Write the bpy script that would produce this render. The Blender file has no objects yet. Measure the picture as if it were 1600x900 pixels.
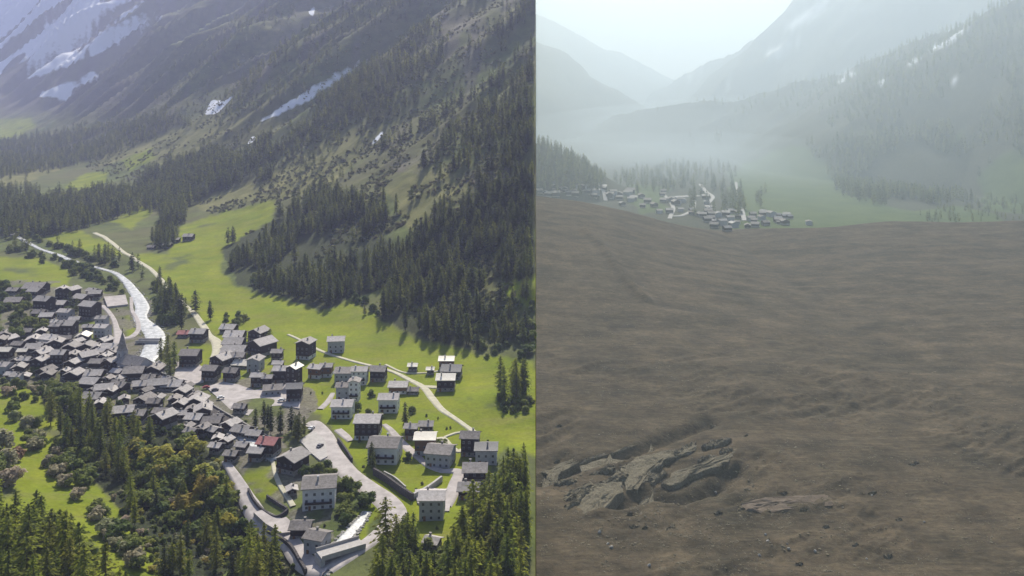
import bpy, math, random
import numpy as np
from mathutils import Vector, Matrix

S = bpy.context.scene
COL = S.collection
rnd = random.Random(7)
RNG = np.random.default_rng(11)

# ------------------------------------------------------------------ camera, world, sun, exposure
F, CX, YH, HC = 1400.0, 837.0, 130.0, 177.0        # focal length and horizon in photo pixels, camera height
cam = bpy.data.cameras.new('camera'); cam_o = bpy.data.objects.new('camera', cam); COL.objects.link(cam_o)
cam_o.location = (-0.03, 0, HC); cam_o.rotation_euler = (math.pi/2, 0, 0)
cam.sensor_width = 36.0; cam.lens = 36.0*F/1600.0
cam.shift_x = (800-CX)/1600.0; cam.shift_y = -(450-YH)/1600.0
cam.clip_start = 0.5; cam.clip_end = 30000
S.camera = cam_o
SUN_EL, SUN_AZ = math.radians(42), 0.0
w = bpy.data.worlds.new('World'); S.world = w; w.use_nodes = True
nt = w.node_tree; bg = nt.nodes['Background']
sk = nt.nodes.new('ShaderNodeTexSky'); sk.sky_type = 'NISHITA'; sk.sun_disc = False
sk.sun_elevation = SUN_EL; sk.sun_rotation = SUN_AZ; sk.air_density = 1.0; sk.dust_density = 1.2
nt.links.new(sk.outputs[0], bg.inputs[0]); bg.inputs[1].default_value = 0.075
sl = bpy.data.lights.new('sun', 'SUN'); sl.energy = 5.0; sl.angle = math.radians(0.5); sl.color = (1.0, .925, .78)
so = bpy.data.objects.new('sun', sl); COL.objects.link(so)
so.rotation_euler = Vector((0, math.cos(SUN_EL), math.sin(SUN_EL))).to_track_quat('Z', 'Y').to_euler()
S.view_settings.view_transform = 'Standard'; S.view_settings.look = 'None'; S.view_settings.gamma = 1
S.view_settings.exposure = 0.58
S.cycles.volume_bounces = 2; S.cycles.max_bounces = 6; S.cycles.transparent_max_bounces = 8
DENS_R, DENS_L, DENS_M = 0.00016, 0.00011, 0.00034

# ------------------------------------------------------------------ numeric helpers
def hsh(i, j, s):
    i = i.astype(np.int64); j = j.astype(np.int64)
    n = (i*374761393 + j*668265263 + s*1442695041) & 0xffffffff
    n = ((n ^ (n >> 13))*1274126177) & 0xffffffff
    return ((n ^ (n >> 16)) & 0xffff)/65535.0
def vn(x, y, s=0):
    x = np.asarray(x, float); y = np.asarray(y, float)
    i = np.floor(x); j = np.floor(y); fx = x-i; fy = y-j
    fx = fx*fx*(3-2*fx); fy = fy*fy*(3-2*fy)
    a = hsh(i, j, s); b = hsh(i+1, j, s); c = hsh(i, j+1, s); d = hsh(i+1, j+1, s)
    return (a*(1-fx)+b*fx)*(1-fy)+(c*(1-fx)+d*fx)*fy
def fbm(x, y, o=3, s=0):
    r = 0; a = .5; t = 0
    for k in range(o):
        r = r+a*vn(x*2**k, y*2**k, s+k*7); t += a; a *= .5
    return r/t
def sp(x, k): return k*np.logaddexp(0, x/k)
def ss(a, b, x):
    t = np.clip((x-a)/(b-a), 0, 1); return t*t*(3-2*t)
def pip(P, x, y):
    c = np.zeros(x.shape, bool); n = len(P)
    for i in range(n):
        x1, y1 = P[i]; x2, y2 = P[(i+1) % n]
        if y1 == y2: continue
        c ^= ((y1 > y) != (y2 > y)) & (x < (x2-x1)*(y-y1)/(y2-y1)+x1)
    return c
def dseg(P, X, Y):
    d = np.full(np.shape(X), 1e9)
    for (x1, y1), (x2, y2) in zip(P[:-1], P[1:]):
        L = (x2-x1)**2+(y2-y1)**2
        t = np.clip(((X-x1)*(x2-x1)+(Y-y1)*(y2-y1))/L, 0, 1)
        d = np.minimum(d, np.hypot(X-x1-t*(x2-x1), Y-y1-t*(y2-y1)))
    return d
def flat(px, py, z=0):                      # pixel on a level plane -> world x, y
    Y = (HC-z)*F/(py-YH); return ((px-CX)*Y/F, Y)

# ------------------------------------------------------------------ terrain heights
FY = [200, 450, 590, 635, 729, 787, 953, 1239, 1457, 2252, 3097, 9000]
FX = [120, 60, -12, -85, -150, -217, -325, -475, -663, -1250, -1850, -6200]
def up_d(X, Y): return (X-np.interp(Y, FY, FX))*.78
RIV = [flat(*p) for p in [(-10, 352), (20, 372), (85, 395), (130, 412), (180, 425), (203, 452), (222, 480), (228, 510), (240, 530), (232, 560), (262, 592), (330, 645), (400, 685), (450, 730), (530, 790), (545, 850)]]
def zL(X, Y):
    d = up_d(X, Y)
    z = .46*sp(d, 22)+.20*sp(d-240, 70)
    t = -.62*X+.78*Y
    wob = 60*fbm(X/260, Y/260, 2, 3)
    A = ss(20, 420, d)
    A2 = A*(1+ss(1200, 3500, Y)*1.6)
    r = 1-np.abs(2*vn((t+wob)/150, d/900, 5)-1)
    r2 = 1-np.abs(2*vn((t+wob)/58, d/420, 9)-1)
    z = z+.30*sp(Y-3600, 150)
    z = z+A2*(88*(r-.5)+34*(r2-.5)+10*(fbm(X/45, Y/45, 3, 2)-.5))
    z = 1500-sp(1500-z, 120)
    z = z+(1-A)*1.6*(fbm(X/38, Y/38, 2, 4)-.5)+ss(0, 60, d)*(1-A)*7*(fbm(X/30, Y/30, 3, 8)-.5)
    e = (X+290)*-.734+(Y-486)*-.683
    hill = .20*sp(e, 14)*ss(620, 430, Y)
    hill = 42-sp(42-hill, 8)
    z = z+hill+ss(-5, 20, e)*3*(fbm(X/20, Y/20, 3, 6)-.5)
    z = z-11*np.exp(-((e+34)/20)**2)*ss(455, 360, Y)*ss(0, -60, X+55)
    return z
# right-hand valley: ranges are ridges (crest polyline with heights, flank slope)
def pz(px, py, Y): return ((px-CX)*Y/F, Y, HC-(py-YH)*Y/F)
RIDGES = [
 ([pz(960, 182, 3100), pz(1010, 172, 3000), pz(1150, 153, 2750), pz(1340, 103, 2500), pz(1450, 58, 2300), pz(1600, -5, 2100), pz(1800, -110, 1950)], .60, 1),
 ([pz(1010, 150, 4700), pz(1080, 117, 4500), pz(1160, 78, 4200), pz(1225, 25, 3900), pz(1290, -40, 3650), pz(1480, -130, 3350), pz(1700, -220, 3150)], .95, 2),
 ([pz(837-70, 20, 3700), pz(837, 60, 3800), pz(880, 84, 3800), pz(915, 108, 3800), pz(955, 134, 3800)], .7, 3),
 ([pz(760, -10, 5600), pz(850, 28, 5700), pz(905, 66, 5700), pz(965, 82, 5800), pz(1030, 116, 6000), pz(1080, 140, 6000)], .55, 4),
 ([pz(800, 212, 1560), pz(845, 226, 1560), pz(885, 243, 1580), pz(930, 282, 1600)], .55, 5)]
TR = [flat(*p) for p in [(846, 750), (900, 728), (960, 716), (1010, 698), (1060, 680), (1108, 664)]]
TR2 = [flat(*p) for p in [(960, 790), (1010, 770), (1060, 778), (1110, 762), (1150, 735)]]
MD = [flat(*p) for p in [(915, 400), (950, 430), (965, 448), (980, 466), (1010, 490)]]
CRX = [837, 900, 980, 1060, 1130, 1180, 1250, 1400, 1600, 1800]
CRY = [306, 313, 331, 349, 363, 361, 355, 349, 344, 338]
def zR(X, Y):
    Yc = 1120+45*(fbm(X/90, X*0+3.3, 2, 2)-.5)
    cpx = CX+F*X/1120
    zc = HC-(np.interp(cpx, CRX, CRY)-YH)*1120/F
    p_ = .8*X+.6*Y; q_ = -.6*X+.8*Y; mid = ss(420, 700, Y)
    deb = zc*ss(380, 1080, Y)+6*(fbm(X/150, Y/60, 3, 21)-.5)*ss(1150, 900, Y)
    deb = deb+mid*(2.4*(fbm((X+.5*Y)/60, (Y-.25*X)/24, 4, 25)-.5)*ss(.35, .65, fbm(X/120, Y/90, 2, 23))+.7*(fbm(X/14, Y/8, 3, 29)-.5))
    rgd = 1-np.abs(2*fbm(p_/42, q_/9, 4, 26)-1)
    msk = ss(.42, .62, fbm(X/46, Y/38, 3, 27))
    deb = deb+(1-mid)*(msk*4.2*(rgd-.75)+(.5+1.4*msk)*(fbm(p_/12, q_/5, 3, 28)-.5)+(.35+.9*msk)*(fbm(X/2.4, Y/2.4, 3, 33)-.5)+5*(fbm(X/60, Y/45, 3, 24)-.5))
    deb = deb-5.0*np.exp(-(dseg(TR, X, Y)/4.5)**2)-4.6*np.exp(-(dseg(TR2, X, Y)/4.0)**2)+3.5*np.exp(-(dseg(MD, X, Y)/5)**2)
    flo = -15+2.5*(fbm(X/120, Y/120, 2, 35)-.5)
    m = ss(0, 55, Y-Yc)
    z = deb*(1-m)+flo*m
    mt = flo
    for P, s, k in RIDGES:
        best = np.full(np.shape(X), -1e9)
        for (x1, y1, z1), (x2, y2, z2) in zip(P[:-1], P[1:]):
            L = (x2-x1)**2+(y2-y1)**2
            t = np.clip(((X-x1)*(x2-x1)+(Y-y1)*(y2-y1))/L, 0, 1)
            dd = np.hypot(X-x1-t*(x2-x1), Y-y1-t*(y2-y1))
            best = np.maximum(best, z1+t*(z2-z1)-s*dd)
        amp = {1: 34, 2: 110, 3: 60, 4: 60, 5: 7}[k]
        sc_ = {1: 170, 2: 300, 3: 260, 4: 300, 5: 60}[k]; q = 1-np.abs(2*fbm(X/sc_, Y/sc_, 5 if k < 5 else 3, 40+k)-1)
        best = best+amp*(q-.75)*ss(-20, 90, best)
        mt = np.maximum(mt, best)
    mt = mt+0
    return z*(1-m)+np.maximum(z, mt)*m
def proj(X, Y, Z): return CX+F*X/Y, YH-F*(Z-HC)/Y

def lift(bm_verts):
    return bm_verts
YS = np.geomspace(200, 8000, 2200)
def hit(px, py, H=None):
    if H is None: H = zL if px < CX else zR
    X = (px-CX)/F*YS; Z = HC-(py-YH)/F*YS
    T = H(X, YS); k = np.argmax(T >= Z)
    if T[k] < Z[k]: k = len(YS)-1
    if k > 0:
        a = (Z[k-1]-T[k-1]); b = (T[k]-Z[k]); f = a/(a+b+1e-9)
        y = YS[k-1]+f*(YS[k]-YS[k-1])
    else: y = YS[0]
    x = (px-CX)/F*y
    return float(x), float(y), float(H(np.array([x]), np.array([y]))[0])
def hz(x, y):
    H = zL if x < 0 else zR
    return float(H(np.array([x]), np.array([y]))[0])

# ------------------------------------------------------------------ materials
MATS = {}
def nodes(name):
    m = bpy.data.materials.new(name); m.use_nodes = True; MATS[name] = m
    t = m.node_tree; return m, t, t.nodes['Principled BSDF']
def N(t, ty, **k):
    n = t.nodes.new(ty)
    for a, v in k.items(): setattr(n, a, v)
    return n
def noise(t, scale, det=4, rough=.6, vec=None):
    n = N(t, 'ShaderNodeTexNoise'); n.inputs['Scale'].default_value = scale; n.inputs['Detail'].default_value = det; n.inputs['Roughness'].default_value = rough
    if vec is not None: t.links.new(vec, n.inputs['Vector'])
    return n.outputs['Fac']
def ramp(t, fac, stops):
    r = N(t, 'ShaderNodeValToRGB'); e = r.color_ramp.elements
    while len(e) < len(stops): e.new(.5)
    for i, (p, c) in enumerate(stops):
        e[i].position = p; e[i].color = (c, c, c, 1) if isinstance(c, (int, float)) else (*c, 1)
    t.links.new(fac, r.inputs[0]); return r.outputs[0]
def mix(t, fac, a, b, bt='MIX'):
    n = N(t, 'ShaderNodeMix', data_type='RGBA', blend_type=bt)
    for v, s in ((fac, n.inputs[0]), (a, n.inputs[6]), (b, n.inputs[7])):
        if isinstance(v, (int, float)): s.default_value = v
        elif isinstance(v, tuple): s.default_value = (*v, 1)
        else: t.links.new(v, s)
    return n.outputs[2]
def geo(t): return N(t, 'ShaderNodeNewGeometry').outputs['Position']
def oco(t): return N(t, 'ShaderNodeTexCoord').outputs['Object']
def scaled(t, v, s):
    n = N(t, 'ShaderNodeMapping'); n.inputs['Scale'].default_value = s; t.links.new(v, n.inputs[0]); return n.outputs[0]
def bump(t, b, fac, st, dist):
    n = N(t, 'ShaderNodeBump'); n.inputs['Strength'].default_value = st; n.inputs['Distance'].default_value = dist
    t.links.new(fac, n.inputs['Height']); t.links.new(n.outputs[0], b.inputs['Normal'])
def att(t, name): return N(t, 'ShaderNodeAttribute', attribute_name=name).outputs['Fac']

def simple(name, c1, c2, scale, rough=.85, bs=0, bd=.1, objspace=True, rnd_amt=0.0, spec=.2, stretch=None):
    m, t, b = nodes(name)
    v = oco(t) if objspace else geo(t)
    if stretch: v = scaled(t, v, stretch)
    f = noise(t, scale, 5, .65, v)
    c = mix(t, ramp(t, f, [(.3, 0.0), (.7, 1.0)]), c1, c2)
    if rnd_amt:
        r = N(t, 'ShaderNodeObjectInfo').outputs['Random']
        c = mix(t, 1.0, c, ramp(t, r, [(0, 1-rnd_amt), (1, 1.0)]), 'MULTIPLY')
    t.links.new(c, b.inputs['Base Color']); b.inputs['Roughness'].default_value = rough
    b.inputs['Specular IOR Level'].default_value = spec
    if bs: bump(t, b, f, bs, bd)
    return m
simple('slate_pale', (.35, .32, .30), (.60, .56, .54), .8, .75, .6, .15, rnd_amt=.38, spec=.12)
simple('slate_grey', (.20, .18, .165), (.41, .375, .36), .8, .75, .6, .15, rnd_amt=.35, spec=.12)
simple('slate_dark', (.07, .072, .085), (.13, .13, .145), 1.1, .6, .5, .1, spec=.4)
simple('sheet_cream', (.55, .50, .42), (.70, .66, .58), .6, .5, .2, .05, spec=.4)
simple('roof_red', (.30, .10, .10), (.42, .19, .18), .8, .7)
simple('timber_dark', (.020, .013, .010), (.065, .042, .032), 3, .8, .4, .05, rnd_amt=.4, stretch=(.3, .3, 4))
simple('timber_brown', (.13, .065, .03), (.24, .13, .065), 3, .75, .4, .05, stretch=(.3, .3, 4))
simple('plaster', (.50, .50, .52), (.66, .66, .67), .7, .85, .2, .03)
simple('plaster_grey', (.30, .31, .34), (.42, .42, .45), .7, .85, .2, .03)
simple('stone_masonry', (.15, .14, .13), (.36, .34, .32), 2.0, .9, .6, .1)
simple('window_glass', (.015, .02, .03), (.03, .04, .055), .5, .12, spec=.6)
simple('white_frame', (.25, .25, .25), (.35, .35, .34), 2, .6)
simple('asphalt_pale', (.30, .275, .265), (.50, .46, .45), .22, .9, .2, .03, objspace=False)
simple('gravel_track', (.38, .36, .27), (.56, .53, .42), .4, .95, .4, .05, objspace=False)
simple('concrete', (.34, .32, .31), (.48, .46, .44), .6, .9, .3, .05)
simple('dark_stone', (.03, .027, .03), (.11, .10, .10), .8, .9, .6, .2)
simple('bark', (.06, .045, .035), (.14, .11, .085), 6, .95, .5, .05, stretch=(1, 1, .3))
simple('boulder_pale', (.22, .21, .19), (.42, .41, .38), 1.5, .9, .6, .2)
simple('mud_slab', (.075, .064, .042), (.20, .175, .12), 1.1, .95, 1.0, .8, objspace=False)
simple('mud_bench', (.085, .064, .046), (.15, .118, .088), .35, .95, 1.0, .6, objspace=False)
simple('car_red', (.25, .02, .02), (.30, .03, .03), 1, .3, spec=.5)
simple('car_white', (.6, .6, .6), (.7, .7, .7), 1, .3, spec=.5)
simple('car_dark', (.03, .035, .05), (.05, .055, .07), 1, .3, spec=.5)
simple('tyre_rubber', (.02, .02, .02), (.03, .03, .03), 1, .9)
# river: milky meltwater broken by foam
m, t, b = nodes('meltwater')
v = geo(t); f = noise(t, .25, 6, .7, v); f2 = noise(t, 1.1, 4, .7, v)
c = mix(t, ramp(t, f, [(.35, 0.0), (.62, 1.0)]), (.24, .26, .27), (.62, .63, .64))
c = mix(t, ramp(t, f2, [(.5, 0.0), (.68, .6)]), c, (.17, .17, .16))
t.links.new(c, b.inputs['Base Color']); b.inputs['Roughness'].default_value = .45; bump(t, b, f2, .6, .3)
# foliage: diffuse + translucent, hue varying per tree and within the crown
def leaf(name, cols, trans=.35, sc=.9, dark=.6):
    m, t, b = nodes(name)
    r = N(t, 'ShaderNodeObjectInfo').outputs['Random']
    n = len(cols); c = ramp(t, r, [(i/(n-1), cols[i]) for i in range(n)])
    f = noise(t, sc, 3, .7, geo(t))
    c = mix(t, 1.0, c, ramp(t, f, [(.3, dark), (.7, 1.25)]), 'MULTIPLY')
    t.links.new(c, b.inputs['Base Color']); b.inputs['Roughness'].default_value = .7; b.inputs['Specular IOR Level'].default_value = .15
    tr = N(t, 'ShaderNodeBsdfTranslucent'); t.links.new(c, tr.inputs[0])
    mx = N(t, 'ShaderNodeMixShader'); mx.inputs[0].default_value = trans
    out = t.nodes['Material Output']
    t.links.new(b.outputs[0], mx.inputs[1]); t.links.new(tr.outputs[0], mx.inputs[2]); t.links.new(mx.outputs[0], out.inputs['Surface'])
leaf('needles', [(.06, .08, .028), (.12, .15, .036), (.20, .215, .045), (.05, .07, .028), (.15, .165, .04)], .52)
leaf('needles_fresh', [(.20, .24, .035), (.27, .29, .04), (.14, .185, .032), (.23, .23, .045)], .55)
leaf('leaves_green', [(.15, .20, .04), (.22, .25, .045), (.10, .15, .035), (.19, .22, .05)], .45)
leaf('leaves_yellow', [(.34, .36, .05), (.42, .36, .05), (.26, .31, .05), (.40, .30, .06)], .45)
leaf('leaves_tan', [(.36, .36, .19), (.44, .38, .26), (.32, .35, .17), (.48, .38, .29)], .45)
leaf('leaves_rust', [(.34, .18, .07), (.30, .19, .12), (.36, .24, .15), (.28, .15, .07)], .35)
leaf('scrub', [(.17, .20, .07), (.25, .26, .10), (.20, .18, .10), (.15, .18, .06)], .45)

# valley ground: cover classes carried by the mesh, grain by noise
m, t, b = nodes('valley_soil')
v = geo(t)
fn = noise(t, .035, 6, .65, v); ff = noise(t, .5, 5, .7, v); fl = noise(t, .006, 4, .6, v)
scrub = mix(t, ramp(t, fn, [(.35, 0.0), (.65, 1.0)]), (.056, .074, .026), (.135, .168, .046))
scrub = mix(t, ramp(t, fl, [(.42, 0.0), (.62, .8)]), scrub, (.125, .122, .058))
grass = mix(t, ramp(t, fn, [(.3, 0.0), (.7, 1.0)]), (.150, .205, .014), (.245, .270, .020))
gs = noise(t, .09, 4, .7, scaled(t, v, (.25, 1.0, 1.0)))
fm = noise(t, .018, 5, .75, v)
grass = mix(t, 1.0, grass, ramp(t, fm, [(.3, .72), (.7, 1.12)]), 'MULTIPLY')
grass = mix(t, ramp(t, noise(t, .16, 5, .8, v), [(.60, 0.0), (.72, .7)]), grass, (.10, .125, .02))
grass = mix(t, ramp(t, gs, [(.50, 0.0), (.70, .55)]), grass, (.20, .19, .06))
rock = mix(t, ramp(t, ff, [(.3, 0.0), (.7, 1.0)]), (.085, .070, .068), (.19, .165, .16))
dirt = mix(t, ramp(t, ff, [(.3, 0.0), (.7, 1.0)]), (.10, .09, .07), (.24, .22, .19))
c = mix(t, att(t, 'rock'), scrub, rock)
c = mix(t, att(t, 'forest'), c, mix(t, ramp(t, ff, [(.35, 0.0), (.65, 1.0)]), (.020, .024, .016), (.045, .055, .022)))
c = mix(t, att(t, 'alp'), c, mix(t, ramp(t, fn, [(.35, 0.0), (.65, 1.0)]), (.12, .13, .04), (.22, .21, .085)))
c = mix(t, att(t, 'grass'), c, grass)
c = mix(t, att(t, 'dirt'), c, dirt)
c = mix(t, 1.0, c, ramp(t, ff, [(.25, .72), (.75, 1.15)]), 'MULTIPLY')
sn = N(t, 'ShaderNodeMath', operation='ADD'); t.links.new(att(t, 'snow'), sn.inputs[0])
sm = N(t, 'ShaderNodeMath', operation='MULTIPLY_ADD'); t.links.new(noise(t, .03, 5, .7, v), sm.inputs[0]); sm.inputs[1].default_value = .55; sm.inputs[2].default_value = -.25
t.links.new(sm.outputs[0], sn.inputs[1])
c = mix(t, ramp(t, sn.outputs[0], [(.42, 0.0), (.60, 1.0)]), c, (.78, .80, .84))
t.links.new(c, b.inputs['Base Color']); b.inputs['Roughness'].default_value = .95; b.inputs['Specular IOR Level'].default_value = .08
bump(t, b, ff, .5, .5)
# landslide ground
m, t, b = nodes('landslide_soil')
v = geo(t)
f1 = noise(t, .02, 6, .7, v); f2 = noise(t, .3, 6, .75, v); mp_ = N(t, 'ShaderNodeMapping'); mp_.inputs['Rotation'].default_value = (0, 0, -.5); mp_.inputs['Scale'].default_value = (.22, 1.25, 1); t.links.new(v, mp_.inputs[0]); f3 = noise(t, .06, 7, .72, mp_.outputs[0]); f4 = noise(t, 1.6, 5, .75, v)
mud = mix(t, ramp(t, f1, [(.35, 0.0), (.65, 1.0)]), (.036, .029, .017), (.096, .071, .043))
mud = mix(t, ramp(t, f3, [(.45, 0.0), (.68, .8)]), mud, (.120, .092, .058))
mud = mix(t, ramp(t, f3, [(.25, .8), (.42, 0.0)]), mud, (.030, .026, .018))
mud = mix(t, 1.0, mud, ramp(t, f2, [(.25, .5), (.72, 1.3)]), 'MULTIPLY')
mud = mix(t, 1.0, mud, ramp(t, f4, [(.28, .75), (.72, 1.15)]), 'MULTIPLY')
gr = mix(t, ramp(t, f1, [(.35, 0.0), (.65, 1.0)]), (.055, .085, .022), (.085, .115, .03))
wood = mix(t, ramp(t, f2, [(.35, 0.0), (.65, 1.0)]), (.030, .036, .022), (.08, .08, .045))
f5 = noise(t, .55, 7, .8, mp_.outputs[0])
mud = mix(t, ramp(t, f5, [(.52, 0.0), (.66, .7)]), mud, (.115, .098, .062))
mud = mix(t, ramp(t, f5, [(.32, .9), (.47, 0.0)]), mud, (.014, .012, .009))
fb = noise(t, .045, 5, .7, v)
mud = mix(t, 1.0, mud, ramp(t, fb, [(.32, .55), (.66, 1.3)]), 'MULTIPLY')
c = mix(t, att(t, 'mud'), wood, mud)
c = mix(t, att(t, 'grass'), c, gr)
c = mix(t, att(t, 'snow'), c, (.78, .80, .84))
t.links.new(c, b.inputs['Base Color']); b.inputs['Roughness'].default_value = .95; b.inputs['Specular IOR Level'].default_value = .1
bump(t, b, f2, .8, .8)

# ------------------------------------------------------------------ object helpers
def link(name, me, mat=None, parent=None, loc=None):
    o = bpy.data.objects.new(name, me); COL.objects.link(o)
    if mat: me.materials.append(MATS[mat])
    if parent: o.parent = parent
    if loc: o.location = loc
    return o
def mesh(name, V, Fc):
    me = bpy.data.meshes.new(name); me.from_pydata([tuple(p) for p in V], [], Fc); me.update(); return me
def tag(o, label=None, cat=None, group=None, kind=None):
    if label: o['label'] = label
    if cat: o['category'] = cat
    if group: o['group'] = group
    if kind: o['kind'] = kind
    return o
def empty(name, loc, rz=0):
    o = bpy.data.objects.new(name, None); COL.objects.link(o); o.location = loc; o.rotation_euler = (0, 0, rz); o.empty_display_size = 1; return o
def boxv(x0, x1, y0, y1, z0, z1, base=0):
    V = [(x0, y0, z0), (x1, y0, z0), (x1, y1, z0), (x0, y1, z0), (x0, y0, z1), (x1, y0, z1), (x1, y1, z1), (x0, y1, z1)]
    Q = [(0, 3, 2, 1), (4, 5, 6, 7), (0, 1, 5, 4), (1, 2, 6, 5), (2, 3, 7, 6), (3, 0, 4, 7)]
    return V, [tuple(base+i for i in q) for q in Q]
def boxes(L):
    V = []; Q = []
    for b_ in L:
        v_, q_ = boxv(*b_, base=len(V)); V += v_; Q += q_
    return V, Q

# ------------------------------------------------------------------ the two grounds
def ground(name, H, u, Yr, mat, x_seam, label):
    U, YY = np.meshgrid(u, Yr); X = U*YY; X[:, np.argmin(np.abs(u))] = x_seam
    Z = H(X, YY); R, C = X.shape
    V = np.stack([X.ravel(), YY.ravel(), Z.ravel()], 1)
    idx = np.arange(R*C).reshape(R, C)
    q = np.stack([idx[:-1, :-1].ravel(), idx[:-1, 1:].ravel(), idx[1:, 1:].ravel(), idx[1:, :-1].ravel()], 1)
    # skirts down the four sides so that the ground is a solid block of land
    ring = []
    for line in (idx[0, :], idx[:, -1], idx[-1, ::-1], idx[::-1, 0]):
        base = len(V)+sum(len(x[0]) for x in ring)
        low = V[line].copy(); low[:, 2] = -34
        n = len(line); k = np.arange(n-1)
        ring.append((low, np.stack([line[:-1], base+k, base+k+1, line[1:]], 1)))
    V2 = np.concatenate([V]+[r[0] for r in ring]); q2 = np.concatenate([q]+[r[1] for r in ring])
    me = bpy.data.meshes.new(name)
    me.vertices.add(len(V2)); me.vertices.foreach_set('co', V2.ravel().astype(np.float32))
    me.loops.add(len(q2)*4); me.loops.foreach_set('vertex_index', q2.ravel().astype(np.int32))
    me.polygons.add(len(q2)); me.polygons.foreach_set('loop_start', (np.arange(len(q2))*4).astype(np.int32))
    me.polygons.foreach_set('use_smooth', np.ones(len(q2), bool))
    me.update(calc_edges=True)
    o = link(name, me, mat); tag(o, label, kind='structure')
    return o, me, X, YY, Z, len(V2)
def put(me, name, arr, n):
    for _ in range(2 if name == 'snow' else 1 if name in ('grass', 'alp') else 0):
        p = np.pad(arr, 1, mode='edge'); arr = sum(p[i:i+arr.shape[0], j:j+arr.shape[1]] for i in range(3) for j in range(3))/9
    a = me.attributes.new(name, 'FLOAT', 'POINT'); full = np.zeros(n, np.float32); full[:arr.size] = arr.ravel(); a.data.foreach_set('value', full)

GL, meL, X, Y, Z, nL = ground('valley_ground', zL, np.linspace(-.72, 0, 500), np.geomspace(200, 8200, 820), 'valley_soil', -.06, 'sunlit alpine valley floor and mountain side')
px, py = proj(X, Y, Z)
jx = px+(fbm(X/18, Y/18, 3, 51)-.5)*26*np.clip(450/Y, .2, 1); jy = py+(fbm(X/18, Y/18, 3, 52)-.5)*22*np.clip(450/Y, .2, 1)
GRASS = [
 [(205, 395), (262, 398), (285, 352), (330, 336), (432, 312), (425, 345), (350, 385), (345, 425), (370, 450), (455, 470), (500, 487), (550, 468), (600, 502), (650, 532), (745, 552), (837, 566), (860, 720), (780, 700), (740, 800), (690, 880), (620, 890), (600, 800), (520, 660), (450, 625), (380, 600), (320, 590), (300, 560), (335, 530), (300, 480), (260, 440)],
 [(-40, 398), (60, 403), (112, 425), (108, 448), (170, 458), (150, 470), (110, 458), (40, 445), (-40, 430)],
 [(60, 370), (125, 362), (180, 380), (190, 402), (120, 392)],
 [(-40, 605), (50, 598), (78, 640), (115, 690), (172, 780), (240, 870), (250, 900), (160, 900), (60, 880), (-40, 820)],
 [(112, 505), (160, 503), (165, 535), (120, 535)], [(-40, 188), (48, 184), (56, 198), (22, 216), (-40, 222)],
 [(100, 292), (135, 270), (170, 268), (165, 285), (120, 300)], [(190, 250), (235, 232), (245, 245), (200, 268)],
 [(170, 345), (225, 318), (240, 330), (205, 358)], [(190, 500), (210, 490), (215, 520), (195, 525)],
 [(270, 545), (330, 535), (330, 560), (290, 575)], [(500, 590), (535, 590), (520, 640), (495, 640)],
 [(590, 730), (700, 740), (690, 770), (610, 760)], [(380, 740), (440, 720), (460, 790), (410, 780)], [(560, 850), (600, 800), (590, 760), (560, 790)], [(780, 440), (850, 430), (850, 480), (790, 480)]]
g = np.zeros(X.shape)
for P in GRASS: g = np.maximum(g, pip(P, jx, jy))
g = g*ss(.20, .34, fbm(X/25, Y/25, 3, 55)+.12*(px > 340))
ALP = [[(395, 300), (470, 235), (560, 190), (600, 200), (520, 290), (420, 320)], [(210, 230), (330, 175), (400, 190), (300, 240), (240, 260)], [(600, 290), (700, 255), (730, 300), (640, 360)], [(0, 270), (60, 255), (100, 262), (40, 285), (0, 300)], [(300, 320), (400, 280), (440, 300), (330, 335)], [(150, 225), (230, 215), (240, 240), (150, 260)]]
al = np.zeros(X.shape)
for P in ALP: al = np.maximum(al, pip(P, jx, jy))
al = np.maximum(al*.9, .45*ss(.52, .68, fbm(X/60, Y/60, 3, 57))*(up_d(X, Y) > 30))
FOREST = {
 'block': [(598, 500), (612, 400), (680, 350), (837, 260), (837, 440), (760, 450), (740, 545), (690, 540), (650, 522)],
 'wedge': [(345, 390), (420, 340), (500, 300), (600, 330), (610, 440), (560, 465), (500, 485), (450, 465), (370, 445)],
 'band': [(0, 300), (100, 310), (190, 300), (270, 255), (350, 240), (380, 275), (300, 318), (190, 335), (120, 360), (60, 370), (0, 368)],
 'farband': [(-60, 232), (120, 205), (260, 178), (300, 190), (200, 235), (100, 262), (-60, 290)],
 'clump': [(240, 375), (262, 320), (288, 322), (290, 365), (250, 395)],
 'midslope': [(240, 290), (360, 190), (440, 230), (420, 300), (300, 300)]}
fo = np.zeros(X.shape)
for P in FOREST.values(): fo = np.maximum(fo, pip(P, jx, jy))
nearwood = pip([(45, 600), (120, 640), (240, 650), (330, 710), (400, 800), (470, 900), (240, 900), (170, 770), (80, 650)], jx, jy)
rk = np.maximum(ss(330, 120, px)*ss(200, 150, py)*.9, .5*ss(.55, .7, fbm(X/45, Y/200, 3, 59))*(up_d(X, Y) > 150))
VIL = [(0, 440), (90, 440), (170, 460), (240, 470), (235, 560), (300, 600), (440, 690), (520, 800), (520, 870), (430, 790), (350, 710), (240, 650), (120, 620), (0, 590)]
di = .8*pip(VIL, jx, jy)*ss(.35, .55, fbm(X/9, Y/9, 3, 61))
di = np.maximum(di, .9*pip([(300, 600), (460, 570), (500, 640), (440, 690)], jx, jy)*ss(.4, .6, fbm(X/12, Y/12, 2, 62)))
td = -.62*X+.78*Y; dd_ = up_d(X, Y)
st = fbm((td+40*fbm(X/300, Y/300, 2, 1))/27, dd_/420, 4, 63)
sn = ss(.53, .62, st+.16*(fbm(X/26, Y/60, 3, 66)-.5)+.22*ss(280, 0, px)*ss(150, 0, py)-.03)*ss(330, 220, px+py*.5)*ss(125, 80, py-.05*px)
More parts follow.
